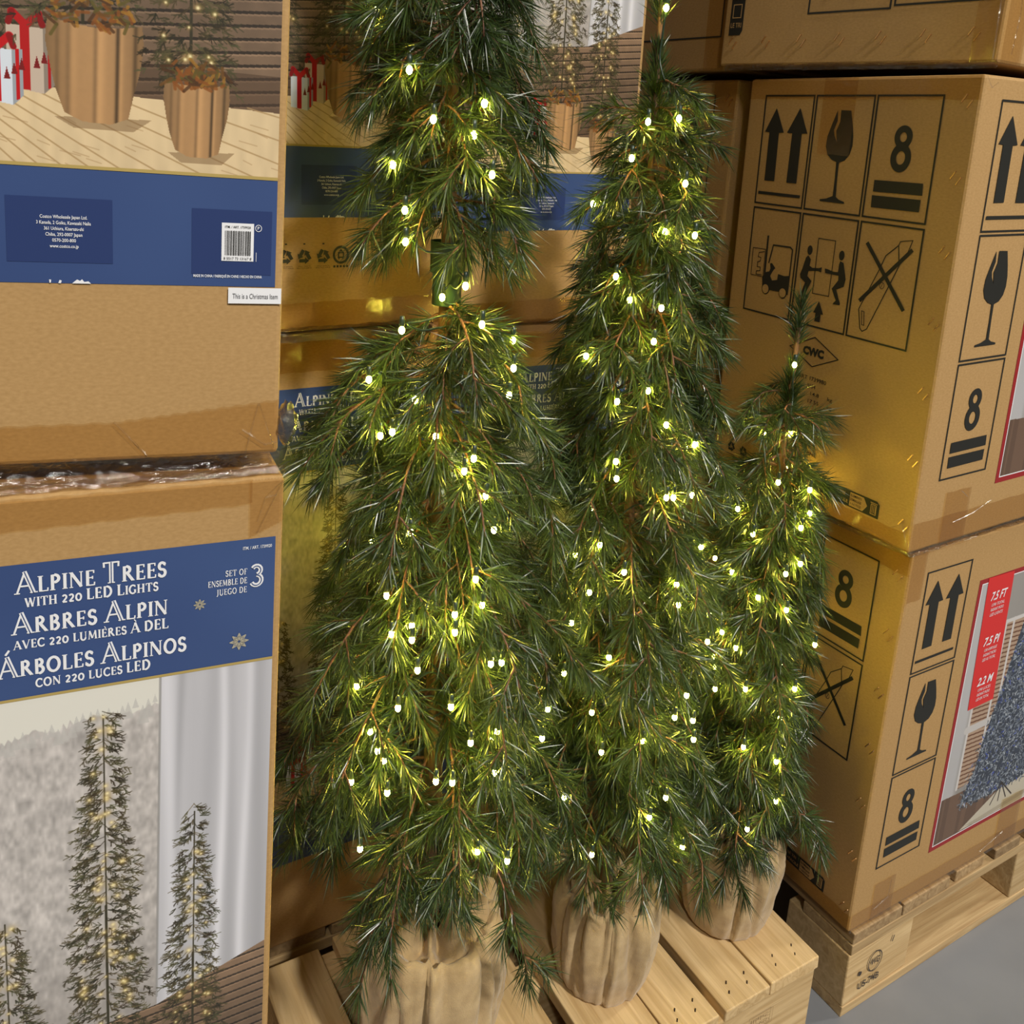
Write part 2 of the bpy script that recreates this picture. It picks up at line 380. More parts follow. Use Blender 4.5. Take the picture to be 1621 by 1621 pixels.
def picture(name, cv, mat, parent, side, lift):
    q = [(cv.a0, cv.b0), (cv.a1, cv.b0), (cv.a1, cv.b1), (cv.a0, cv.b1)]
    V = [(a, -lift, b) for a, b in q] if side == 'front' else [(lift, a, b) for a, b in q]
    me = bpy.data.meshes.new(name); me.from_pydata(V, [], [(0, 1, 2, 3)])
    uvl = me.uv_layers.new(name='UVMap')
    for i, c in enumerate([(0, 0), (1, 0), (1, 1), (0, 1)]): uvl.data[i].uv = c
    return link(name, me, mat, parent)
def S(r, g, b): return (r / 255, g / 255, b / 255)

# --- the tree-set photograph on the blue boxes
def alpine_photo():
    c = Canvas(-.2846, .1955, -.0054, .644, 2600); R = np.random.default_rng(3)
    A, B = c.A, c.B
    # snowy wood outside the window
    base = .73 + .10 * (c.noise(40, 1) - .5) + .12 * (c.noise(90, 2, .6) - .5) + .10 * (c.noise(160, 3, .5) - .5)
    c.im[:] = base[..., None] * np.array([1.03, 1.0, .98], np.float32)
    dark = np.clip((c.noise(60, 5, .5) - .62) * 2.4, 0, 1) * np.clip(.62 - B, 0, 1) * 3
    c.mix(dark * .5, S(128, 124, 122))
    c.mix(np.clip((.44 - B) * 6, 0, .5), S(140, 134, 130))
    # bright sky with the ragged tops of firs
    ridge = .607 + (A + .19) * .11 + .004 * c.noise(60, 6, .02) + .008 * (c.noise(22, 7, .02) - .3) + .007 * (c.noise(130, 17, .1) - .5)
    c.mix(np.clip((B - ridge) * 900, 0, 1), S(226, 224, 214))
    for k in range(26):
        a = -.19 + k * .0042 + R.uniform(-.001, .001); t = .611 + (a + .19) * .11 + R.uniform(0, .009); h = R.uniform(.006, .016)
        c.mix(c.pmask([(a - h * .28, t - h), (a + h * .28, t - h), (a, t)]) * .6, S(190, 188, 184))
    # curtain
    cm = (A > -.0885 + (B - .36) * .012).astype(np.float32)
    f = np.zeros_like(A)
    for ctr, w, s_ in ((-.079, .006, .10), (-.071, .003, -.10), (-.064, .007, -.02), (-.049, .006, -.06), (-.042, .0035, .16), (-.036, .006, -.07), (-.027, .004, .02), (-.0235, .0035, .13), (-.014, .008, -.10)):
        wob = ctr + .0025 * np.sin(B * 14 + ctr * 300)
        f += s_ * np.exp(-((A - wob) / w) ** 2)
    cur = .80 + f * .9 - .05 * np.clip((.5 - B) * 2, 0, 1)
    c.im = c.im * (1 - cm[..., None]) + cm[..., None] * np.clip(cur, 0, 1)[..., None] * np.array([.97, .97, 1.0], np.float32)
    c.seg((-.0885, .36), (-.085, .645), .0016, S(150, 148, 146), .8)
    # slatted wooden wall
    wall = c.pmask([(-.30, .318), (-.165, .345), (-.0885, .352), (-.0, .386), (0, .236), (-.30, .243)])
    ang = B - (A + .28) * .10
    sl = (ang / .0083) % 1.0; row = np.floor(ang / .0083)
    tone = .45 + .06 * np.sin(row * 12.9) + .05 * (c.noise(50, 9, 1) - .5)
    wcol = np.stack([tone * 1.08, tone * .88, tone * .70], -1)
    wcol *= np.where(sl < .22, .45, np.where(sl > .86, 1.2, 1))[..., None]
    c.im = c.im * (1 - wall[..., None]) + wcol.astype(np.float32) * wall[..., None]
    c.mix(c.pmask([(-.30, .262), (0, .262), (0, .236), (-.30, .243)]) * .55, S(72, 54, 40))
    # pale plank floor
    fm = c.pmask([(-.30, .247), (-.16, .243), (0, .2385), (0, .19), (-.30, .19)])
    fc = np.stack([.86 + .07 * (c.noise(70, 11, .3) - .5)] * 3, -1) * np.array([1.0, .89, .70]) 
    c.im = c.im * (1 - fm[..., None]) + fc.astype(np.float32) * fm[..., None]
    for k in range(26):
        an = -.05 - k * .055
        p = (-.262, .292); q = (p[0] + .5 * math.cos(an), p[1] + .5 * math.sin(an))
        s0 = (.292 - .2405) / abs(math.sin(an)) ; p2 = (p[0] + s0 * math.cos(an), p[1] + s0 * math.sin(an))
        if s0 < .5 and p2[1] < .246: c.seg(p2, q, .0009, S(170, 140, 96), .85)
    for k in range(30):
        a, b = R.uniform(-.28, -.01), R.uniform(.197, .236); c.seg((a, b), (a + R.uniform(.004, .014), b - .0025), .0006, S(160, 128, 88), .5)
    # wrapped presents
    def gift(a, b, w, h, body, rib):
        c.mix(c.pmask([(a - w, b), (a + w * .5, b - .003), (a + w * .5, b + h - .001), (a - w, b + h)]), body)
        c.mix(c.pmask([(a + w * .5, b - .003), (a + w, b + .003), (a + w, b + h), (a + w * .5, b + h - .001)]), tuple(x * .72 for x in body))
        c.mix(c.pmask([(a - w * .45, b - .001), (a - w * .05, b - .0015), (a - w * .05, b + h), (a - w * .45, b + h)]), rib)
        c.mix(c.pmask([(a + w * .68, b), (a + w * .82, b + .001), (a + w * .82, b + h), (a + w * .68, b + h)]), rib)
        for s_ in (-1, 1):
            c.seg((a - w * .2, b + h), (a - w * .2 + s_ * .007, b + h + .007), .0045, rib); c.seg((a - w * .2 + s_ * .007, b + h + .007), (a - w * .2 + s_ * .009, b + h + .001), .0035, tuple(x * .75 for x in rib))
        for k in range(3): c.mix(c.pmask([(a + .10 * w + k * .004, b + .012 + k * .003), (a + .10 * w + k * .004 + .0035, b + .012 + k * .003), (a + .10 * w + k * .004 + .0017, b + .019 + k * .003)]), S(120, 26, 26))
    # trees
    def tree(a0, top, bot, rad, n, seed):
        r = np.random.default_rng(seed)
        c.seg((a0, bot - .01), (a0 + .0005, top - .006), .0010, S(62, 58, 44)); c.seg((a0, bot - .01), (a0, bot + .5 * (top - bot)), .0018, S(54, 50, 34))
        for k in range(n):
            t = r.random() ** .7; b = top - t * (top - bot); s_ = r.choice([-1, 1])
            env = rad * (.24 + .76 * t ** .85)
            reach = env * r.uniform(.02, 1.0) ** .8 * r.choice([1, .9, .75, 1.2])
            q = (a0 + s_ * reach, b - reach * r.uniform(-.15, .6) + r.uniform(-.002, .002))
            g = r.uniform(.45, 1.25); w = r.uniform(0, 1); col = (.25 * g + .05 * w, .255 * g, .16 * g)
            if r.random() < .22: c.seg((q[0] - s_ * min(reach, r.uniform(.003, .010)), q[1] + r.uniform(.001, .006)), q, .0006, (.34 * g, .29 * g, .19 * g), .7)
            th0 = -.5 * math.pi * 0 + (0 if s_ > 0 else math.pi) - s_ * r.uniform(-.3, 1.2)
            q2 = (q[0] + .003 * math.cos(th0), q[1] + .003 * math.sin(th0)); c.seg(q, q2, .0007, col, .85)
            for j in range(6):
                th = th0 + r.uniform(-.9, .9); l = r.uniform(.0018, .0045); o = q if j % 2 else q2
                c.seg(o, (o[0] + l * math.cos(th), o[1] + l * math.sin(th)), .00055, col, .8)
        for k in range(int(n * .085)):
            t = r.random() ** .8; b = top - t * (top - bot) * .98; a = a0 + r.uniform(-1, 1) * rad * (.25 + .75 * t) * .75
            z_ = r.uniform(.6, 1.2); c.dot((a, b), .0030 * z_, S(180, 146, 70), .40); c.dot((a, b), .0012 * z_, S(255, 240, 185), 1)
    def pot(a0, bot, hw, h, seed):
        r = np.random.default_rng(seed)
        c.mix(c.pmask([(a0 - hw * .9, bot + .002), (a0 + hw * 1.2, bot + .004), (a0 + hw * .8, bot - .004), (a0 - hw * .5, bot - .004)]) * .5, S(120, 92, 60))
        L = [(-1.0, 1.0), (-1.05, .78), (-.95, .5), (-.85, .3), (-.68, .08), (-.3, 0), (.3, -.01), (.68, .06), (.8, .3), (.95, .55), (1.03, .8), (1.0, 1.0), (.5, .96), (0, .94), (-.5, .96)]
        pm = c.pmask([(a0 + x * hw, bot + y * h) for x, y in L])
        X = (A - a0) / hw; sh = .88 - .22 * X * X + .02 * (c.noise(120, seed, 1) - .5)
        for ctr, w, d in ((-.62, .06, -.14), (-.52, .1, .08), (-.05, .05, -.20), (.05, .1, .10), (.42, .045, -.42), (.5, .05, .10), (.8, .05, -.25), (-.85, .05, -.12)):
            sh += d * np.exp(-((X - ctr - .06 * (B - bot) / h) / w) ** 2)
        pc = np.stack([sh * .80, sh * .62, sh * .42], -1).astype(np.float32)
        c.im = c.im * (1 - pm[..., None]) + pc * pm[..., None]
        for k in range(70):
            a = a0 + r.uniform(-.85, .85) * hw; b = bot + h * r.uniform(.93, 1.2)
            c.seg((a, b), (a + r.uniform(-.007, .007), b + r.uniform(-.006, .007)), .0019, [(.42, .28, .12), (.62, .44, .16), (.30, .19, .10), (.52, .30, .12), (.36, .32, .14)][r.integers(5)], .8)
    tree(-.190, .47, .275, .026, 420, 14)
    gift(-.152, .241, .013, .036, S(196, 178, 160), S(176, 22, 24))
    gift(-.168, .233, .0115, .030, S(214, 222, 232), S(190, 18, 24))
    tree(-.1235, .6235, .292, .031, 1000, 12)
    pot(-.1165, .2235, .0265, .060, 21)
    tree(-.0615, .5285, .256, .024, 640, 13)
    pot(-.0575, .2065, .0195, .047, 22)
    return c
AP = alpine_photo(); AP_MAT = AP.material('printed_tree_set_photograph')

def radiant_photo():
    c = Canvas(.165, .0722, .62, .4842, 1500); R = np.random.default_rng(5); A, B = c.A, c.B
    c.im[:] = np.array(S(150, 146, 142)) * (1 + .1 * (c.noise(6, 1) - .5))[..., None]
    c.mix(np.clip((.2 - A) * 60, 0, .7), S(196, 196, 200))
    bl = ((A > .198) & (A < .34) & (B > .155) & (B < .41)).astype(np.float32)
    st = ((B + A * .06) / .0072) % 1
    bc = np.where(st[..., None] < .35, np.array(S(112, 78, 58)), np.array(S(176, 150, 128)))
    c.im = c.im * (1 - bl[..., None]) + bc * bl[..., None]
    for a in (.198, .243, .262, .34): c.seg((a, .155), (a, .412), .005, S(206, 202, 200))
    c.seg((.195, .411), (.345, .411), .006, S(206, 202, 200)); c.seg((.195, .252), (.345, .252), .012, S(196, 192, 190))
    fl_ = c.pmask([(.16, .148), (.21, .146), (.62, .15), (.62, .06), (.16, .06)])
    c.mix(fl_, S(112, 88, 72)); c.mix(fl_ * (c.noise(50, 4, .1) > .6) * .5, S(88, 68, 56))
    c.mix(c.pmask([(.225, .0735), (.36, .135), (.62, .148), (.62, .07)]), S(196, 188, 170))
    c.mix(c.pmask([(.24, .078), (.62, .1), (.62, .09), (.26, .072)]) * .5, S(150, 138, 118))
    tm = [(.215, .128), (.235, .17), (.243, .22), (.262, .29), (.272, .33), (.288, .40), (.305, .455), (.318, .478), (.33, .455), (.36, .36), (.40, .25), (.43, .15), (.41, .125), (.36, .115), (.29, .113), (.24, .118)]
    c.mix(c.pmask(tm), S(58, 66, 82))
    pts = R.uniform([.21, .112], [.44, .478], (9000, 2))
    for a, b in pts:
        hw = (.478 - b) * .30; 
        if abs(a - .318) > hw * R.uniform(.85, 1.02) + .004: continue
        th = R.uniform(0, 6.28); l = .005; k = R.choice(4, p=[.44, .33, .19, .04])
        c.seg((a, b), (a + l * math.cos(th), b + l * math.sin(th)), .0016, (S(52, 58, 68), S(118, 128, 142), S(178, 186, 194), S(66, 84, 176))[k], .9)
    for d in (-.02, .0, .02, .035): c.seg((.318, .125), (.318 + d, .092), .0022, S(50, 44, 40))
    return c
RP = radiant_photo(); RP_MAT = RP.material('printed_frosted_tree_photograph')

# ------------------------------------------------------------------ cartons
def carton(name, loc, rot, W, Dp, Hh, mat, bulge=0.0):
    """Empty at the near right bottom corner; front face runs to -x, depth to +y"""
    root = empty(name, loc, rot)
    bm = bmesh.new(); box_bm(bm, -W, 0, 0, Dp, 0, Hh, bev=.0035)
    me = mesh_bm('box_body', bm)
    link('box_body', me, mat, root)
    return root
def rot(yaw, tr, tl): return (tl * D, tr * D, yaw * D)
def strip(parent, pts, mat, name, side, lift, seed=0, amp=.0, nx=40):
    """ a strip of tape following a band: pts = (a0,b0,a1,b1) lower-left / upper-right, optionally slanted [a0,bl0,bl1,a1,br0,br1]"""
    a0, l0, l1, a1, r0, r1 = pts
    V = []; F = []; ny = 5; r = random.Random(seed)
    for i in range(nx + 1):
        t = i / nx; a = a0 + (a1 - a0) * t
        for j in range(ny + 1):
            s_ = j / ny; b = (l0 + (r0 - l0) * t) * (1 - s_) + (l1 + (r1 - l1) * t) * s_
            if j == ny or j == 0: b += .0006 * math.sin(i * 1.7 + seed)
            z = lift + (amp * (noise.noise((a * 60 + seed, b * 140, seed)) * .5 + .5) if amp else 0)
            V.append((a, -z, b) if side == 'front' else (z, a, b))
    for i in range(nx):
        for j in range(ny):
            k = i * (ny + 1) + j; F.append((k, k + ny + 1, k + ny + 2, k + 1))
    me = mesh_arrays(name, V, F, True)
    return link(name, me, mat, parent)
_staple = None
def staple_mesh():
    global _staple
    if _staple is None:
        bm = bmesh.new(); box_bm(bm, -.0007, .0007, -.0009, .0002, -.0052, .0052, bev=.0003)
        box_bm(bm, -.0006, .0006, -.0004, .001, -.0052, -.0045); box_bm(bm, -.0006, .0006, -.0004, .001, .0045, .0052)
        _staple = mesh_bm('staple', bm)
    return _staple
def staples(parent, pts, ang=-32, gap=.0075):
    for a, b in pts:
        for s_ in (-.5, .5):
            o = link('staple', staple_mesh(), STAPLE, parent, (a + s_ * gap, -.0012, b - s_ * .006), (0, -ang * D, 0))

def snowflake(pr, a, b, r):
    for k in range(8):
        th = k * math.pi / 4; p = (a + r * math.cos(th) * .15, b + r * math.sin(th) * .15); q = (a + r * math.cos(th), b + r * math.sin(th))
        pr.line(p, q, r * .10)
        m1 = (a + r * .6 * math.cos(th - .28), b + r * .6 * math.sin(th - .28)); m2 = (a + r * .6 * math.cos(th + .28), b + r * .6 * math.sin(th + .28))
        pr.line(m1, q, r * .09); pr.line(m2, q, r * .09); pr.line(p, m1, r * .08); pr.line(p, m2, r * .08)

def alpine_carton(loc, yaw, tr, tl, Hh, label, upper, W=.29, Dp=.24, art=1.0):
    root = carton('cardboard_box', loc, rot(yaw, tr, tl), W, Dp, Hh, KRAFT)
    tag(root, label, 'box', 'tree set boxes with blue labels')
    R0, R1 = -.2846, -.0054
    # blue bands
    p = Print().rect(R0, .1218, R1, .1955); p.build('information_band', BLUE, root, 'front', .0004)
    for b_ in (.1945, .6425): Print().rect(R0, b_, R1, b_ + .0021).build('gold_line', GOLD, root, 'front', .0008)
    p = Print().rect(R0, .6440, R1, .7428); p.build('title_band', BLUE, root, 'front', .0004)
    picture('printed_picture', AP, AP_MAT, root, 'front', .0004)
    # title lettering
    TL = []; inl = Print()
    T = Print(); TL.append(T); serif_text(T, 'Alpine Trees', -.1737, .7219, .0158, .0113, -.0795, inl)
    T = Print(); TL.append(T); serif_text(T, 'with 220 LED Lights', -.1686, .7118, .0082, .0066, -.0854, None, 1.05)
    T = Print(); TL.append(T); serif_text(T, 'Arbres Alpin', -.1765, .6925, .0158, .0113, -.0787, inl)
    T = Print(); TL.append(T); serif_text(T, 'avec 220 lumi\u00e8res \u00e0 DEL'.replace('\u00e0', '\u00c0'), -.1763, .6815, .0080, .0063, -.0787, None, 1.05)
    T = Print(); TL.append(T); serif_text(T, '\u00c1rboles Alpinos', -.1858, .6612, .0158, .0113, -.0662, inl)
    T = Print(); TL.append(T); serif_text(T, 'con 220 luces LED', -.1641, .6510, .0080, .0064, -.0906, None, 1.05)
    for t_l, a_, b_ in (('SET OF', -.0405, .7155), ('ENSEMBLE DE', -.0525, .7085), ('JUEGO DE', -.0465, .7012)):
        T = Print(); TL.append(T); serif_text(T, t_l, a_, b_, .0048, .0048, -.0250, None, .7)
    T = Print(); TL.append(T); serif_text(T, '3', -.0226, .7055, .0165, .0165, -.0118, inl, 1.1)
    T = Print(); TL.append(T); T.text('ITM. / ART. 1739920', -.0081, .7350, .0024, .0205, 'R', .012)
    for T in TL: T.build('title_lettering', WHITE, root, 'front', .0012)
    inl.build('letter_inlines', BLUE, root, 'front', .0016)
    
    for sa, sb, sr in ((-.0582, .6961, .0042), (-.0302, .6616, .0068)): sf = Print(); snowflake(sf, sa, sb, sr); sf.build('snowflake_print', GREYINK, root, 'front', .0010)
    # information band print
    
    for q_ in ((-.1685, .1351, -.108, .1760), (-.0600, .1300, -.0085, .1735)): Print().rect(*q_).build('information_panel', NAVY, root, 'front', .0007)
    wt = Print()
    for i, (l, w) in enumerate((('Costco Wholesale Japan Ltd.', .027), ('3 Kanada, 2 Goiku, Kawasaki Nalia', .031), ('361 Uchiura, Kisarazu-shi', .0225), ('Chiba, 292-0007 Japan', .021), ('0570-200-800', .0135), ('www.costco.co.jp', .0165))):
        wt.text(l, -.1361, .1630 - i * .00368, .0021, w, 'C', .01)
    wt.build('address_lettering', WHITE, root, 'front', .0012); Print().rect(-.0411, .1393, -.0203, .1649).build('barcode_panel', WHITE, root, 'front', .0012); wt = Print()
    wt.text('MADE IN CHINA / FABRIQU\u00c9 EN CHINE / HECHO EN CHINA', -.0145, .1279, .0018, .0443, 'R', .015)
    wt.ell((-.0173, .1620), .0022, .0024, 20, (.0018, .0020)); wt.text('P', -.0173, .1611, .0020, None, 'C', .01)
    wt.rect(-.0187, .1393, -.0184, .1455)
    wt.poly([(-.1450, .1220), (-.1452, .1242), (-.1440, .1240), (-.1442, .1222)]); wt.poly([(-.1400, .1219), (-.1392, .1240), (-.1380, .1236), (-.1385, .1219)])
    wt.poly([(-.1320, .1219), (-.1305, .1233), (-.1290, .1245), (-.1275, .1236), (-.1262, .1247), (-.1250, .1230), (-.1225, .1234), (-.1210, .1219)])
    wt.build('white_fine_print', WHITE, root, 'front', .0012)
    bk = Print(); r = random.Random(4); a = -.0390
    while a < -.0224:
        w = r.choice([.00025, .0005, .00075]); bk.rect(a, .1432, a + w, .1598); a += w + r.choice([.0003, .0005])
    bk.text('ITM. / ART. 1739920', -.0307, .1616, .0015, .0165, 'C', .01); bk.text('8 5517 73 13167 8', -.0307, .1402, .0018, .0180, 'C', .0)
    bk.build('barcode_print', BLACK, root, 'front', .0016)
    return root
def recycling(pr, a, b, r, w):
    tri = [(a, b + r), (a - r * .9, b - r * .62), (a + r * .9, b - r * .62)]
    for i in range(3):
        p, q = tri[i], tri[(i + 1) % 3]
        f = lambda t: (p[0] + (q[0] - p[0]) * t, p[1] + (q[1] - p[1]) * t)
        pr.line(f(.12), f(.55), w)
        d = Vector((q[0] - p[0], q[1] - p[1])).normalized(); n = Vector((-d.y, d.x)); c = f(.55); e = f(.86)
        pr.poly([(c[0] - n.x * w, c[1] - n.y * w), e, (c[0] + n.x * w, c[1] + n.y * w)])

AC = {}
AC['NU'] = alpine_carton((-.1638, .6211, .9412), 22.16, 1.45, -.52, .79, 'brown box with barcode and Christmas item sticker, upper box of the near left stack', True)
AC['NL'] = alpine_carton((-.1771, .6172, .1360), 25.94, 1.29, .43, .7894, 'brown box with large blue title label, lower box of the near left stack', False)
AC['BLU'] = alpine_carton((-.0837, 1.0403, .9566), 32.25, -.39, -.15, .79, 'brown box with a row of black recycling marks, upper box behind the tallest tree', True)
AC['BLL'] = alpine_carton((-.0919, 1.0562, .1422), 31.46, .30, -.04, .806, 'brown box with blue title label, lower box just right of the near left stack', False)
AC['BRU'] = alpine_carton((.1522, 1.2467, .9360), 29.91, -.78, 0, .79, 'brown box seen between the two tall trees, upper box of the farthest blue label stack', True)
AC['BRL'] = alpine_carton((.1634, 1.2143, .1425), 29.68, .04, 0, .789, 'brown box with blue title label between the two tall trees, lower box of its stack', False)
# sticker and tape on the near boxes
nu, nl = AC['NU'], AC['NL']
p = Print().rect(-.0364, .1103, -.0012, .1212); st_ = p.build('white_sticker', WHITE, nu, 'front', .0018)
p = Print().text('This is a Christmas Item', -.0186, .1138, .0035, .0300, 'C', 0); p.build('sticker_lettering', flatmat('grey_ink', (.12, .12, .13), .5), st_, 'front', .0022)
strip(nu, (-.289, .000, .0262, -.1086, .000, .0285), TAPE, 'packing_tape', 'front', .0020, 1)
strip(nu, (-.1086, .000, .0285, -.0005, .000, .0415), TAPE, 'packing_tape', 'front', .0023, 2)
strip(nl, (-.289, .7640, .7890, -.0230, .7710, .7890), TAPE, 'packing_tape', 'front', .0020, 3)
strip(nl, (-.0245, .7450, .7890, -.0003, .7560, .7890), TAPE, 'packing_tape', 'front', .0026, 4)
def crease(parent, pts, w=.0011, side='front', lift=.003, name='tape_crease'):
    bm = bmesh.new()
    for (a, b), (c, d) in zip(pts[:-1], pts[1:]):
        n = Vector((b - d, c - a)).normalized() * w / 2
        V = [(a - n.x, b - n.y, lift), (c - n.x, d - n.y, lift), (c + n.x * .2, d + n.y * .2, lift + w * .8), (a + n.x * .2, b + n.y * .2, lift + w * .8), (a + n.x, b + n.y, lift), (c + n.x, d + n.y, lift)]
        vs = [bm.verts.new((x, -z, y) if side == 'front' else (z, x, y)) for x, y, z in V]
        bm.faces.new([vs[0], vs[1], vs[2], vs[3]]); bm.faces.new([vs[3], vs[2], vs[5], vs[4]])
    return link(name, mesh_bm(name, bm), CREASE, parent)
CREASE = tape_mat('folded_clear_tape', (.92, .88, .78), 4.0, .25, .6)
crease(nu, [(-.1086, .0290), (-.088, .004)], .0018)
crease(nu, [(-.0145, .0395), (-.0035, .006)], .0012); crease(nu, [(-.0150, .0390), (-.0235, .002)], .0012); crease(nu, [(-.0260, .0205), (-.0100, .0085), (-.002, .010)], .0018)
crease(nl, [(-.0195, .757), (-.0140, .775), (-.0030, .786)], .0012); crease(nl, [(-.0140, .775), (-.0060, .7765)], .0016); crease(nl, [(-.0018, .787), (-.0195, .748)], .0014)
# crumpled film squeezed between stacked boxes
def film(parent, a0, a1, z0, z1, out, seed, side='front', name='crumpled_film', nx=90, ny=8):
    V = []; F = []
    for i in range(nx + 1):
        a = a0 + (a1 - a0) * i / nx
        for j in range(ny + 1):
            t = j / ny; b = z0 + (z1 - z0) * t
            q = out + .0035 * noise.noise((a * 40, b * 160, seed)) + .0022 * noise.noise((a * 150, b * 500, seed + 3)) - .003 * math.sin(t * math.pi) * (1)
            b += .0012 * noise.noise((a * 60, t * 3, seed + 9))
            V.append((a, -q, b) if side == 'front' else (q, a, b))
    for i in range(nx):
        for j in range(ny):
            k = i * (ny + 1) + j; F.append((k, k + ny + 1, k + ny + 2, k + 1))
    return link(name, mesh_arrays(name, V, F, True), FILM, parent)
film(nu, -.289, .001, -.014, .0035, .003, 1)
film(nl, -.289, .001, .7905, .797, -.002, 2)
bu, bl, ru, rl = AC['BLU'], AC['BLL'], AC['BRU'], AC['BRL']
strip(bu, (-.289, 0, .030, 0, 0, .034), TAPE, 'packing_tape', 'front', .0020, 5)
strip(ru, (-.289, 0, .030, 0, 0, .034), TAPE, 'packing_tape', 'front', .0020, 6)
strip(bl, (-.289, .762, .806, 0, .762, .806), TAPE, 'packing_tape', 'front', .0020, 7, .0015)
strip(rl, (-.289, .755, .789, 0, .755, .789), TAPE, 'packing_tape', 'front', .0020, 8, .0015)
film(bu, -.289, .002, -.010, .006, .005, 5); film(ru, -.289, .002, -.010, .006, .005, 6)
# recycling marks on the box behind the tallest tree
for tgt in (bu,):
    p = Print()
    for i, a in enumerate((-.1852, -.1656, -.1448, -.1062)):
        recycling(p, a, .0815, .0080 if i < 3 else .0085, .0036 if i < 3 else .0014)
        p.rect(a - .0010, .0935, a + .0012, .0950); p.text('ONLY WASTE', a, .0700, .0012, .014, 'C'); p.text('RECYCLABLE', a, .0682, .0012, .016, 'C')
    p.ell((-.1250, .0820), .0092, .0098, 32, (.0068, .0072)); p.frame(-.1285, .0785, -.1215, .0850, .0014)
    p.poly([(-.1250, .0885), (-.1275, .0855), (-.1225, .0855)]); p.poly([(-.1290, .0800), (-.1255, .0800), (-.1272, .0765)]); p.poly([(-.1210, .0800), (-.1245, .0800), (-.1228, .0765)])
    for k in range(5): p.rect(-.1335 + k * .0036, .0683, -.1312 + k * .0036, .0707)
    p.build('recycling_marks', BLACK, tgt, 'front', .0012)
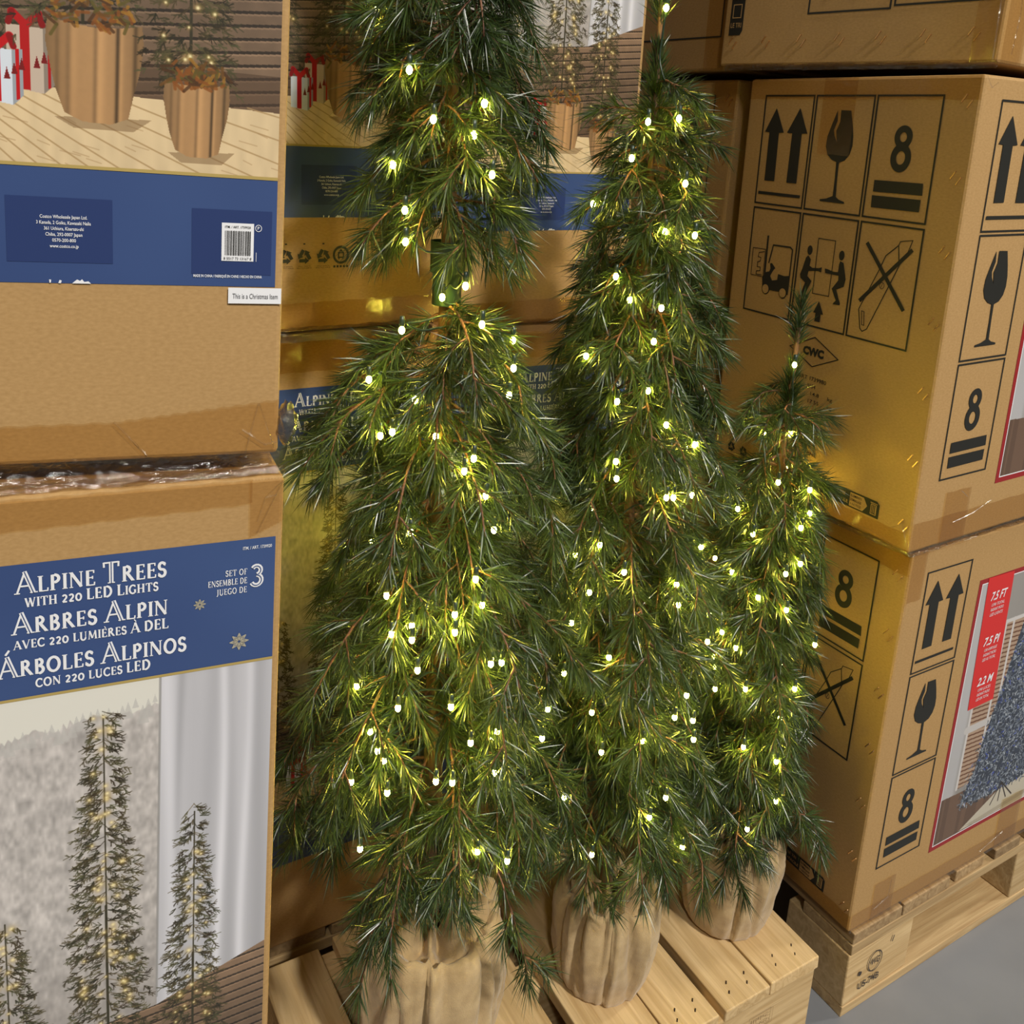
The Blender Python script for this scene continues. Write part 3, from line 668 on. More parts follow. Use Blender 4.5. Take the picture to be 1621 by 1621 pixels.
# ragged curl of tape hanging off the corner of the near upper box
bm = bmesh.new(); bmesh.ops.create_icosphere(bm, subdivisions=3, radius=.010)
for v in bm.verts:
    q = v.co.copy(); v.co = q * (1 + .45 * noise.noise(q * 220)); v.co.z *= 1.5; v.co.x *= .7
link('curled_tape_end', mesh_bm('curled_tape_end', bm, True), FILM, nu, (.006, .004, .022))
ICON={
 'arrow_a':[(-0.2863, 0.5158), (-0.2696, 0.4845), (-0.2779, 0.4838), (-0.2768, 0.4208), (-0.2946, 0.4205), (-0.2949, 0.4842), (-0.3029, 0.4849)],
 'arrow_b':[(-0.2461, 0.5162), (-0.2297, 0.4844), (-0.239, 0.4841), (-0.2384, 0.4204), (-0.2554, 0.4205), (-0.2551, 0.484), (-0.264, 0.4847)],
 'arrow_bar':[(-0.3033, 0.4059), (-0.2296, 0.406), (-0.23, 0.4021), (-0.3034, 0.4019)],
 'glass':[(-0.1859, 0.5146), (-0.1928, 0.4959), (-0.1972, 0.4823), (-0.1979, 0.4699), (-0.1937, 0.4599), (-0.1861, 0.454), (-0.1787, 0.4517), (-0.1777, 0.4315), (-0.1776, 0.4099), (-0.1871, 0.406), (-0.1971, 0.4042), (-0.197, 0.4019), (-0.1586, 0.4019), (-0.1592, 0.4041), (-0.168, 0.4062), (-0.1727, 0.4092), (-0.174, 0.4317), (-0.1744, 0.4515), (-0.1664, 0.4542), (-0.1602, 0.4616), (-0.1575, 0.4716), (-0.1581, 0.4837), (-0.161, 0.4966), (-0.166, 0.5139), (-0.1809, 0.5144), (-0.1803, 0.5006), (-0.1847, 0.4894), (-0.1817, 0.4757), (-0.1866, 0.4838), (-0.1883, 0.4904), (-0.1844, 0.5016)],
 'bar1':[(-0.1194, 0.4342), (-0.0539, 0.4347), (-0.0527, 0.4212), (-0.1192, 0.4205)],
 'bar2':[(-0.1198, 0.4161), (-0.0538, 0.4163), (-0.0538, 0.4024), (-0.1192, 0.4017)],
 'mast':[(-0.2777, 0.3477), (-0.2747, 0.3481), (-0.2738, 0.2902), (-0.2767, 0.2897)],
 'cage':[(-0.2701, 0.311), (-0.2653, 0.3363), (-0.2356, 0.3372), (-0.2313, 0.3341), (-0.2314, 0.2997)],
 'body':[(-0.2789, 0.2906), (-0.2739, 0.2978), (-0.2685, 0.2999), (-0.2649, 0.2942), (-0.2607, 0.2885), (-0.2518, 0.2908), (-0.2514, 0.2989), (-0.2398, 0.2978), (-0.2305, 0.2998), (-0.2306, 0.2737), (-0.2422, 0.2754), (-0.2654, 0.275), (-0.2769, 0.2768)],
 'driver':[(-0.2674, 0.3109), (-0.2643, 0.3119), (-0.2574, 0.306), (-0.2603, 0.303), (-0.2649, 0.2942), (-0.2692, 0.296), (-0.2658, 0.3041)],
 'load':[(-0.3014, 0.3281), (-0.2785, 0.3287), (-0.2779, 0.2907), (-0.3004, 0.2909)],
 'teeth':[(-0.2797, 0.3253), (-0.2896, 0.3229), (-0.2904, 0.3169), (-0.2852, 0.3164), (-0.2858, 0.3112), (-0.2904, 0.31), (-0.29, 0.3029), (-0.2846, 0.3032), (-0.2845, 0.2981), (-0.2909, 0.2971), (-0.2909, 0.2925), (-0.28, 0.293)],
 'man_a':[(-0.2042, 0.3312), (-0.1992, 0.3266), (-0.2, 0.3181), (-0.1952, 0.3162), (-0.1848, 0.3173), (-0.1801, 0.3193), (-0.1802, 0.3124), (-0.1857, 0.3134), (-0.1969, 0.3118), (-0.2005, 0.3115), (-0.2018, 0.3045), (-0.194, 0.2991), (-0.1961, 0.2934), (-0.2013, 0.2815), (-0.1977, 0.2778), (-0.198, 0.276), (-0.2098, 0.2763), (-0.2093, 0.2788), (-0.2062, 0.2892), (-0.2041, 0.2956), (-0.2126, 0.3003), (-0.214, 0.305), (-0.2114, 0.3127), (-0.2076, 0.3278)],
 'man_b':[(-0.1531, 0.3311), (-0.1477, 0.3296), (-0.1449, 0.3208), (-0.1414, 0.3098), (-0.143, 0.3002), (-0.1535, 0.2949), (-0.1483, 0.2841), (-0.1452, 0.2788), (-0.1454, 0.2764), (-0.1562, 0.2755), (-0.1551, 0.278), (-0.1521, 0.281), (-0.1607, 0.2948), (-0.1525, 0.3068), (-0.1529, 0.3126), (-0.1664, 0.3127), (-0.1738, 0.3129), (-0.1752, 0.3184), (-0.1711, 0.3183), (-0.1612, 0.3164), (-0.1542, 0.317), (-0.1543, 0.3263)],
 'crate':[(-0.1908, 0.3551), (-0.164, 0.3551), (-0.1639, 0.2842), (-0.19, 0.2836)],
 'up':[(-0.1779, 0.2754), (-0.1688, 0.2593), (-0.1729, 0.259), (-0.1727, 0.2484), (-0.1815, 0.2485), (-0.1811, 0.2593), (-0.185, 0.2595)],
 'knife':[(-0.1165, 0.2773), (-0.095, 0.3299), (-0.0889, 0.3474), (-0.0736, 0.3615), (-0.0692, 0.3383), (-0.0712, 0.3325), (-0.1012, 0.2551), (-0.1073, 0.251), (-0.1111, 0.2541)],
 'blade':[(-0.0736, 0.3615), (-0.072, 0.3665), (-0.0559, 0.3697), (-0.061, 0.3525), (-0.0692, 0.3383)],
 'slot':[(-0.1119, 0.2759), (-0.1081, 0.2755), (-0.1058, 0.2587), (-0.1092, 0.2591)],
 'x1':[(-0.1175, 0.3594), (-0.0548, 0.2868)],
 'x2':[(-0.1173, 0.2875), (-0.0547, 0.3588)],
 'diamond':[(-0.1767, 0.2277), (-0.1366, 0.2073), (-0.1757, 0.1884), (-0.2163, 0.2074)],
 'head_a':[(-0.2025, 0.3381)],
 'head_b':[(-0.1519, 0.3383)],
 'w1':[(-0.2705, 0.2754)],
 'w2':[(-0.2396, 0.2751)],
 'eight_t':[(-0.088, 0.4851)],
 'eight_b':[(-0.088, 0.4616)],
 'hole_t':[(-0.0888, 0.4836)],
 'hole_b':[(-0.0876, 0.4622)],
 'kc':[(-0.0886, 0.3113)],
 'cwc':[(-0.1766, 0.208)],
}
# ------------------------------------------------------------------ big tree cartons on the right
RW, RH = .3385, .5535
UL, UM1, UM2, UR = -.3084, -.2228, -.1318, -.0428      # columns of the symbol panel on the narrow face
VT, VM, VB = .5328, .3867, .2401
def symbols_narrow(root, flip=False, Hh=RH):
    """printed handling symbols on the narrow face"""
    g_ = .0022; w_ = .0022; neg = Print(); cols = ((UL, UM1 - g_ / 2), (UM1 + g_ / 2, UM2 - g_ / 2), (UM2 + g_ / 2, UR))
    def cell(c, row, name, fn):
        k = Print(); b0, b1 = ((VM + g_ / 2 + .001, VT), (VB, VM - g_ / 2 - .001))[row]; k.frame(cols[c][0], b0, cols[c][1], b1, w_); fn(k)
        k.build(name, BLACK, root, 'front', .0008)
    cell(0, 0, 'this_way_up_symbol', lambda k: [k.poly(ICON[n_]) for n_ in ('arrow_a', 'arrow_b', 'arrow_bar')])
    cell(1, 0, 'fragile_glass_symbol', lambda k: k.poly(ICON['glass']))
    def f_(k): k.eight(ICON['eight_t'][0], (.0118, .0132), (.0046, .0055), ICON['eight_b'][0], (.0135, .0165), (.0060, .0078)); k.poly(ICON['bar1']); k.poly(ICON['bar2'])
    cell(2, 0, 'stacking_limit_symbol', f_)
    def f_(k):
        for n_ in ('mast', 'body', 'driver'): k.poly(ICON[n_])
        k.stroke(ICON['cage'], .0020); k.stroke(ICON['load'], .0009, True); k.stroke(ICON['teeth'], .0010)
        for n_ in ('w1', 'w2'): k.ell(ICON[n_][0], .0070, .0074, 24)
    cell(0, 1, 'forklift_symbol', f_)
    def f_(k):
        for n_ in ('man_a', 'man_b', 'up'): k.poly(ICON[n_])
        for n_ in ('head_a', 'head_b'): k.ell(ICON[n_][0], .0042, .0062, 18)
        k.stroke(ICON['crate'], .0010, True)
    cell(1, 1, 'two_person_lift_symbol', f_)
    def f_(k):
        k.stroke(ICON['knife'], .0012, True); k.stroke(ICON['blade'], .0010, True); k.stroke(ICON['slot'], .0008, True)
        k.line(*ICON['x1'], .0048); k.line(*ICON['x2'], .0048)
        k.ell(ICON['kc'][0], .0036, .0042, 20, (.0029, .0035)); k.line((ICON['kc'][0][0] - .0012, ICON['kc'][0][1] - .003), (ICON['kc'][0][0] + .0012, ICON['kc'][0][1] + .003), .0006)
    cell(2, 1, 'no_knife_symbol', f_)
    for n_ in ('w1', 'w2'): Print().ell(ICON[n_][0], .0058, .0062, 24).build('wheel_cutout', KRAFT, root, 'front', .0013)
    k = Print(); k.stroke(ICON['diamond'], .0013, True); k.text('CWC', ICON['cwc'][0][0], ICON['cwc'][0][1] - .0050, .0098, .0345, 'C', .065); k.build('diamond_mark', BLACK, root, 'front', .0008)
    for a_ in (('ITM. / ART 1739980', -.1500, .1700, .0052, .068, 'R', .008), ('3154', -.1660, .1600, .0050, None, 'R'), ('N.W.      14.8     kg', -.1370, .1505, .0048, .074, 'R', .004), ('G.W.      17.55     kg', -.1365, .1400, .0048, .076, 'R', .004),
               ('No. CONT.:  1', -.1480, .1070, .0052, .056, 'R', .008), ('4 / 176', -.1680, .0980, .0052, None, 'R'), ('HECHO EN LA CHINE', -.1515, .0700, .0050, .080, 'R', .006)):
        Print().text(*a_).build('printed_lettering', BLACK, root, 'front', .0008)
    k = Print(); k.frame(-.1630, .0330, -.1420, .0560, .0008); k.ell((-.1525, .0430), .0045, .0045, 20, (.0038, .0038)); k.rect(-.1560, .0400, -.1490, .0412); k.build('sorting_symbol', BLACK, root, 'front', .0008)
    k = Print(); k.ell((-.1267, .0365), .0065, .0068, 26, (.0056, .0059)); k.ell((-.1272, .0405), .0010, .0011, 12); k.line((-.1272, .0390), (-.1265, .0352), .0020); k.line((-.1266, .0355), (-.1285, .0312), .0014); k.line((-.1266, .0355), (-.1245, .0318), .0014); k.line((-.1270, .0385), (-.1240, .0370), .0010); k.build('litter_symbol', BLACK, root, 'front', .0008)
    k = Print(); k.poly([(-.1162, .0475), (-.0510, .0475), (-.0470, .0440), (-.0470, .0256), (-.1140, .0256), (-.1162, .0300)]); k.build('sorting_badge', BLACK, root, 'front', .0008)
    for i, a in enumerate((-.3020, -.2780)): k = Print(); recycling(k, a, .0365, .0078, .0036); k.rect(a - .008, .0238, a + .008, .0248); k.build('recycling_symbol', BLACK, root, 'front', .0008)
    neg.poly([(-.0905, .0455), (-.0700, .0455), (-.0640, .0365), (-.0700, .0275), (-.0905, .0275)])
    neg.text('LE TRI', -.1135, .0390, .0042, .015, 'L', .01); neg.text('+FACILE', -.1140, .0300, .0042, .021, 'L', .01)
    neg.frame(-.0590, .0290, -.0505, .0425, .0009); neg.rect(-.0600, .0435, -.0495, .0445)
    for i in range(3): neg.rect(-.0568 + i * .0022, .031, -.0560 + i * .0022, .041)
    neg.build('badge_cutout', KRAFT, root, 'front', .0013)
    t3 = Print()
    for i, l in enumerate(('\u00c9L\u00c9MENTS', "D'EMBALLAGE", '+ NOTICE')): t3.text(l, -.0890, .0408 - i * .0055, .0030, .0165, 'L', .01)
    t3.build('badge_lettering', BLACK, root, 'front', .0018)
def symbols_wide(root, wide=.58):
    a0, a1 = .0362, .1306; g_ = .0024
    rows = ((.3838, .5308), (.2334, .3838), (.0862, .2334))
    def cell(i, name, fn): k = Print(); k.frame(a0, rows[i][0] + g_ / 2, a1, rows[i][1] - g_ / 2, .0022); fn(k); k.build(name, BLACK, root, 'right', .0008)
    # arrows: symbol cell 1 of the narrow face moved here
    ca = (a0 + a1) / 2; sa = (a1 - a0) / (UM1 - UL)
    A_ = lambda pts, c0, b0, c1: [(ca + (x - c0) * sa * .98, c1 + (y - b0)) for x, y in pts]
    cell(0, 'this_way_up_symbol', lambda k: [k.poly(A_(ICON[n_], (UL + UM1) / 2, .4597, .4573)) for n_ in ('arrow_a', 'arrow_b', 'arrow_bar')])
    cell(1, 'fragile_glass_symbol', lambda k: k.poly(A_(ICON['glass'], (UM1 + UM2) / 2, .4597, .3086)))
    ob = .1598; c0 = (UM2 + UR) / 2
    (p1,), (p2,) = A_([ICON['eight_t'][0]], c0, .4597, ob), A_([ICON['eight_b'][0]], c0, .4597, ob)
    cell(2, 'stacking_limit_symbol', lambda k: [k.eight(p1, (.0125, .0132), (.0049, .0055), p2, (.0145, .0165), (.0064, .0078))] + [k.poly(A_(ICON[n_], c0, .4597, ob)) for n_ in ('bar1', 'bar2')])
    p = Print().frame(.1572, .0641, .628, .4922, .0070); p.build('red_border', REDINK, root, 'right', .0004)
    p = Print().frame(.1640, .0710, .6212, .4853, .0014); p.build('white_keyline', WHITE, root, 'right', .0005)
    picture('printed_picture', RP, RP_MAT, root, 'right', .0003)
    p = Print().poly([(.1766, .4915), (.2361, .4905), (.2462, .2885), (.1868, .2870)]); p.build('ribbon_panel', RIBBON, root, 'right', .0008)
    q = Print()
    for i, (b, t) in enumerate(((.455, '7.5 FT'), (.385, '7.5 PI'), (.322, '2.2 M'))):
        c = .2085 + i * .0035; q.text(t, c, b, .0125, .037, 'C', .02, .25)
        for j, l in enumerate((('1390 TOTAL', '1390 AMPOULES', '1390 LUCES')[i], ('RADIANT MICRO', 'RADIANT MICRO', 'RADIANT MICRO')[i], ('LED LIGHTS', 'LED AU TOTAL', 'LED EN TOTAL')[i])): q.text(l, c + .001, b - .0095 - j * .0075, .0045, .030, 'C', 0, .2)
    q.build('ribbon_lettering', WHITE, root, 'right', .0012)

def tree_carton(loc, yaw, tr, tl, label, W=RW, Hh=RH, Dp=.66, stp=None, narrow=True, wide=True, mat=KRAFT):
    root = carton('cardboard_box', loc, rot(yaw, tr, tl), W, Dp, Hh, mat)
    tag(root, label, 'box', 'large tree boxes with black handling symbols')
    if narrow: symbols_narrow(root)
    if wide: symbols_wide(root)
    if stp: staples(root, stp)
    return root
SP2 = [(-.0155 + .0006 * i, .5258 - i * .0822) for i in range(7)]
r1 = tree_carton((.5075, 1.0346, .1425), -58.52, -.12, 0, 'large brown box standing on the right pallet, with a frosted tree picture', Hh=.562, stp=SP2)
r2 = tree_carton((.4898, 1.0135, .7135), -58.26, -.09, .89, 'large brown box, middle of the right stack, with forklift and wine glass symbols', stp=SP2)
SP3 = [(-.030 - i * .056, .030) for i in range(7)]
r3 = tree_carton((.4960, 1.0180, 1.2800), -53.0, .45, 0, 'large brown box cut off by the top edge, topmost of the right stack', W=.386, stp=SP3, narrow=False, wide=False)
# upside-down panel on the topmost box: only its lower edge reaches the picture
k = Print(); k.frame(-.1315, .0640, -.012, .200, .0024); k.poly([(-.112, .078), (-.080, .079), (-.080, .0825), (-.112, .0815)]); k.rect(-.118, .088, -.078, .110); k.build('forklift_symbol', BLACK, r3, 'front', .0008)
k = Print(); k.frame(-.250, .0610, -.1345, .200, .0024)
k.line((-.221, .078), (-.190, .135), .006); k.line((-.176, .078), (-.190, .120), .006); k.poly([(-.168, .079), (-.162, .092), (-.156, .079), (-.152, .100), (-.168, .100)])
k.build('two_person_lift_symbol', BLACK, r3, 'front', .0008); k = Print()
k.poly([(-.375, .040), (-.3555, .040), (-.352, .046), (-.352, .105), (-.375, .105)])
k.build('sorting_badge', BLACK, r3, 'front', .0008)
q = Print().text('LE TRI', -.3635, .050, .006, .018, 'C', .01); q.frame(-.371, .062, -.356, .080, .0012); q.rect(-.370, .086, -.357, .100); q.build('badge_cutout', KRAFT, r3, 'front', .0012)
# neighbouring stack, farther back along the same row
def along(o, u, dz=0, back=0.0):
    M_ = Euler(o.rotation_euler).to_matrix(); v = M_ @ Vector((-u, back, 0)); return (o.location.x + v.x, o.location.y + v.y, o.location.z + dz)
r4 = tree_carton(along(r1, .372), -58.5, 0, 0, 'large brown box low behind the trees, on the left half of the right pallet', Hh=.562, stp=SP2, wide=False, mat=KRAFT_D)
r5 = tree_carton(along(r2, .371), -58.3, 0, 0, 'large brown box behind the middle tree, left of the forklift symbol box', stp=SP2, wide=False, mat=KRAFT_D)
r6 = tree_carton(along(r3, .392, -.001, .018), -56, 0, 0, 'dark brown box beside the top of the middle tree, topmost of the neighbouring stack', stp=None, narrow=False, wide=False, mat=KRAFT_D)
k = Print().frame(-.30, .045, -.012, .25, .0022); k.build('symbol_frame', BLACK, r6, 'front', .0008)
# tape on the right stack
strip(r2, (-.338, .5270, .5530, -.0, .5270, .5530), TAPE, 'packing_tape', 'front', .0018, 11)
strip(r2, (-.338, .0, .0230, -.0, .0, .0240), TAPE, 'packing_tape', 'front', .0018, 12)
strip(r2, (.0, .0, .0390, .66, .0, .0390), TAPE, 'packing_tape', 'right', .0018, 13)
strip(r2, (.055, .0, .0700, .105, .0, .0700), TAPE, 'packing_tape', 'right', .0021, 14, nx=6)
strip(r2, (-.2100, .4600, .5530, -.160, .4600, .5530), TAPE, 'packing_tape', 'front', .0021, 15, nx=6)
strip(r1, (-.338, .5300, .5600, -.0, .5300, .5600), TAPE, 'packing_tape', 'front', .0018, 16)
strip(r1, (.0, .4950, .5600, .028, .4950, .5600), TAPE, 'packing_tape', 'right', .0018, 17, nx=6)
strip(r1, (.0, .0, .0290, .66, .0, .0290), TAPE, 'packing_tape', 'right', .0018, 18)
strip(r1, (.040, .0, .0620, .085, .0, .0620), TAPE, 'packing_tape', 'right', .0021, 19, nx=6)
strip(r1, (.330, .0, .0900, .385, .0, .0900), TAPE, 'packing_tape', 'right', .0021, 20, nx=6)
strip(r1, (-.338, .0, .0270, -.0, .0, .0270), TAPE, 'packing_tape', 'front', .0018, 21)
strip(r3, (-.030, .0, .14, -.0, .0, .14), TAPE, 'packing_tape', 'front', .0018, 22, .002)
strip(r3, (.0, .0, .14, .045, .0, .14), TAPE, 'packing_tape', 'right', .0018, 23, .002)
strip(r6, (-.040, .0, .14, -.0, .0, .14), TAPE, 'packing_tape', 'front', .0018, 24, .002)
strip(r5, (-.045, .500, .553, -.0, .500, .553), TAPE, 'packing_tape', 'front', .0018, 25, .002, 10)
film(r2, -.335, .0, -.004, .003, .002, 11); film(r3, -.375, .0, -.006, .002, .001, 12); film(r1, -.335, .0, .5635, .572, -.001, 13)
film(r2, .0, .6, -.004, .003, .002, 14, 'right')
crease(r2, [(-.030, .022), (-.012, .034), (-.002, .012)], .0011); crease(r2, [(-.10, .004), (-.055, .010), (-.02, .004)], .0012)
crease(r2, [(.075, .028), (.115, .033), (.150, .044)], .0012, 'right'); crease(r2, [(.082, .069), (.098, .058)], .0010, 'right')
crease(r2, [(-.002, .552), (.010, .540), (.020, .546)], .0012, 'right'); crease(r1, [(.290, .014), (.345, .028)], .0012, 'right')
crease(r1, [(.044, .022), (.072, .030), (.074, .058)], .0010, 'right')
crease(r3, [(-.004, .002), (-.006, .06), (-.003, .13)], .0016); crease(r3, [(.020, .01), (.024, .05), (.018, .09)], .0014, 'right')

# ------------------------------------------------------------------ pallets
def pallet(loc, yaw, lenU, decks, ends, runners, label, decku, deckm, runm, bw=.14, boardt=.018, under=True, Hh=.14, group='wooden pallets', skew=None, blocks_u=.11):
    """corner at the near right; u runs along -x, the row of board ends (w) along +y"""
    root = empty('wooden_pallet', loc, (0, 0, yaw * D)); tag(root, label, 'pallet', group)
    zt = Hh
    for i, (w0, w1) in enumerate(decks):
        dz = random.uniform(-.0006, .0006)
        o = link('deck_board', boxmesh('deck_board', (-lenU + random.uniform(-.003, .003), 0 + random.uniform(-.002, .002), w0, w1, zt - boardt + dz, zt + dz), .0014, .0007), deckm, root)
        if skew and i in skew: o.rotation_euler = (0, 0, skew[i] * D)
    w0, w1 = ends
    for u in runners:
        link('stringer_board', boxmesh('stringer_board', (-u - .085, -u + 0, w0, w1, zt - boardt - .0185, zt - boardt - .0008), .0012, .0008), runm, root)
        if under: link('bottom_board', boxmesh('bottom_board', (-u - .085, -u + 0, w0, w1, 0.0005, .0165), .0012, .0008), runm, root)
        c = w0
        while c < w1 - .05:
            link('block', boxmesh('block', (-u - blocks_u, -u - .001, c, min(c + bw, w1), .017, zt - boardt - .019), .002, .0010), PINE_Y, root)
            c += bw + .262
    return root
right_pallet = pallet((.5170, 1.0350, 0), -58.3, .80, [(0, .104), (.106, .215), (.233, .307), (.33, .398), (.42, .50), (.53, .62), (.66, .76)], (0, .80), (0, .34, .69),
    'pallet with the stamped corner block, under the large boxes on the right', 0, OLD_X, OLD_Y, .141)
# stamp on its corner block
st = Print(); st.ell((.058, .0690), .0150, .0175, 30, (.0132, .0157)); st.text('WG', .0580, .0640, .0105, .0200, 'C', .015); st.text('US-74B', .0500, .0335, .0110, .0450, 'C', .015)
st.line((.091, .086), (.094, .096), .0022); st.ell((.027, .062), .0035, .0040, 14)
stamp = st.build('ink_stamp', flatmat('faded_stamp_ink', (.055, .045, .04), .7), right_pallet, 'right', .0012)

display = empty('wooden_pallet', (.4574, .9974, 0), (0, 0, -59.02 * D))
tag(display, 'pale pine pallet carrying the three potted trees', 'pallet', 'wooden pallets')
dk = [(-.0885, 0, 0, 0), (-.166, -.0895, -.002, .0), (-.250, -.178, 0, .4), (-.345, -.253, .001, -.5), (-.440, -.366, 0, .5), (-.560, -.468, 0, 0), (-.652, -.577, 0, .8)]
for (w0, w1, dz, rt) in dk:
    o = link('deck_board', boxmesh('deck_board', (-.318, .0, w0, w1, .122 + dz, .14 + dz), .0016, .0006), PINE_X, display); o.rotation_euler = (0, 0, rt * D)
for u in (.002, .145, .275):
    link('side_board', boxmesh('side_board', (-u - .040, -u, -.650, -.003, .020, .1215), .002, .0006), PINE_Y, display)
for u in (.0, .143, .270):
    link('bottom_board', boxmesh('bottom_board', (-u - .050, -u, -.652, -.001, .0005, .0195), .0016, .0006), PINE_Y, display)
st = Print(); st.frame(-.118, .078, -.080, .102, .0006); st.text('IPPC', -.100, .092, .005, .030, 'C'); st.text('HT KD', -.100, .083, .005, .030, 'C')
o = st.build('ink_stamp', flatmat('very_faint_stamp_ink', (.33, .21, .10), .7), display, 'right', .0015)
nail = boxmesh('nail', (-.0008, .0008, -.0022, .0022, -.002, .0004), .0002); nm = flatmat('dark_nail', (.05, .03, .02), .5, .5, .6)
for (w0, w1, dz, rt) in dk[:5]:
    for a in (.018, .030):
        for f in (.3, .7): link('nail', nail, nm, display, (-a, w0 + (w1 - w0) * f + (a - .02) * .5, .1402 + dz), (0, 0, .8))
bp_ = pallet((.4574 - .337 * .5146 - .03 * .8574, .9974 + .337 * .8574 - .03 * .5146, 0), -59.02, .42, [(-.10 - .085 * i, -.022 - .085 * i) for i in range(8)][::-1], (-.70, -.022), (0, .30),
    'pallet hidden in shadow under the boxes behind the trees', 0, OLD_X, OLD_Y)
np_ = pallet((-.1770 + .010, .6172 - .006, 0), 25.94, .40, [(.0 + .1 * i, .085 + .1 * i) for i in range(3)], (0, .285), (0, .29), 'pallet under the near left stack, below the picture edge', 0, OLD_X, OLD_Y, Hh=.1355)
# ------------------------------------------------------------------ potted trees
def needle_material():
    mt, nt, bs = material('glossy_green_needles')
    oi = N(nt, 'ShaderNodeObjectInfo'); rp = N(nt, 'ShaderNodeValToRGB')
    tc = N(nt, 'ShaderNodeTexCoord'); nz = N(nt, 'ShaderNodeTexNoise'); nz.inputs['Scale'].default_value = 260; nz.inputs['Detail'].default_value = 1
    nt.links.new(tc.outputs['Object'], nz.inputs[0])
    ad = N(nt, 'ShaderNodeMath'); ad.operation = 'MULTIPLY_ADD'; ad.inputs[1].default_value = .35
    nt.links.new(oi.outputs['Random'], ad.inputs[0]); nt.links.new(nz.outputs[0], ad.inputs[2])
    rp.color_ramp.elements[0].color = (.012, .030, .008, 1); rp.color_ramp.elements[1].color = (.072, .120, .028, 1)
    rp.color_ramp.elements[0].position = .35; rp.color_ramp.elements[1].position = 1.0
    nt.links.new(ad.outputs[0], rp.inputs[0]); nt.links.new(rp.outputs[0], bs.inputs['Base Color'])
    bs.inputs['Roughness'].default_value = .33; bs.inputs['Specular IOR Level'].default_value = .9
    tr = N(nt, 'ShaderNodeBsdfTranslucent'); nt.links.new(rp.outputs[0], tr.inputs[0])
    mx = N(nt, 'ShaderNodeMixShader'); mx.inputs[0].default_value = .28
    out = [n for n in nt.nodes if n.type == 'OUTPUT_MATERIAL'][0]
    nt.links.new(bs.outputs[0], mx.inputs[1]); nt.links.new(tr.outputs[0], mx.inputs[2]); nt.links.new(mx.outputs[0], out.inputs[0])
    return mt
NEEDLE = needle_material()
mt, nt, bs = material('brown_twisted_stem'); bs.inputs['Roughness'].default_value = .6
noise_col(nt, bs, (.10, .042, .020), (.24, .105, .052), (400, 400, 400), 2, 1); STEM = mt
mt, nt, bs = material('wooden_pole_bark'); bs.inputs['Roughness'].default_value = .7
noise_col(nt, bs, (.085, .040, .018), (.19, .095, .040), (160, 160, 20), 4, 1); TRUNK = mt
WIRE = flatmat('dark_green_cable', (.020, .040, .028), .35, .6)
BULB, nt, bs = material('lit_warm_led'); bs.inputs['Base Color'].default_value = (1, .9, .5, 1)
bs.inputs['Emission Color'].default_value = (1.0, .82, .09, 1); bs.inputs['Emission Strength'].default_value = 210
def burlap():
    mt, nt, bs = material('burlap_cloth'); bs.inputs['Roughness'].default_value = .85; bs.inputs['Specular IOR Level'].default_value = .2
    bs.inputs['Sheen Weight'].default_value = .3
    mp, nz, rp = noise_col(nt, bs, (.36, .245, .115), (.53, .385, .20), (60, 60, 60), 6, 1, lo=.25, hi=.75)
    tc = N(nt, 'ShaderNodeTexCoord'); n2 = N(nt, 'ShaderNodeTexNoise'); n2.inputs['Scale'].default_value = 900; n2.inputs['Detail'].default_value = 2
    nt.links.new(tc.outputs['Object'], n2.inputs[0]); add_bump(nt, bs, n2.outputs[0], .5, .0012)
    return mt
BURLAP = burlap()

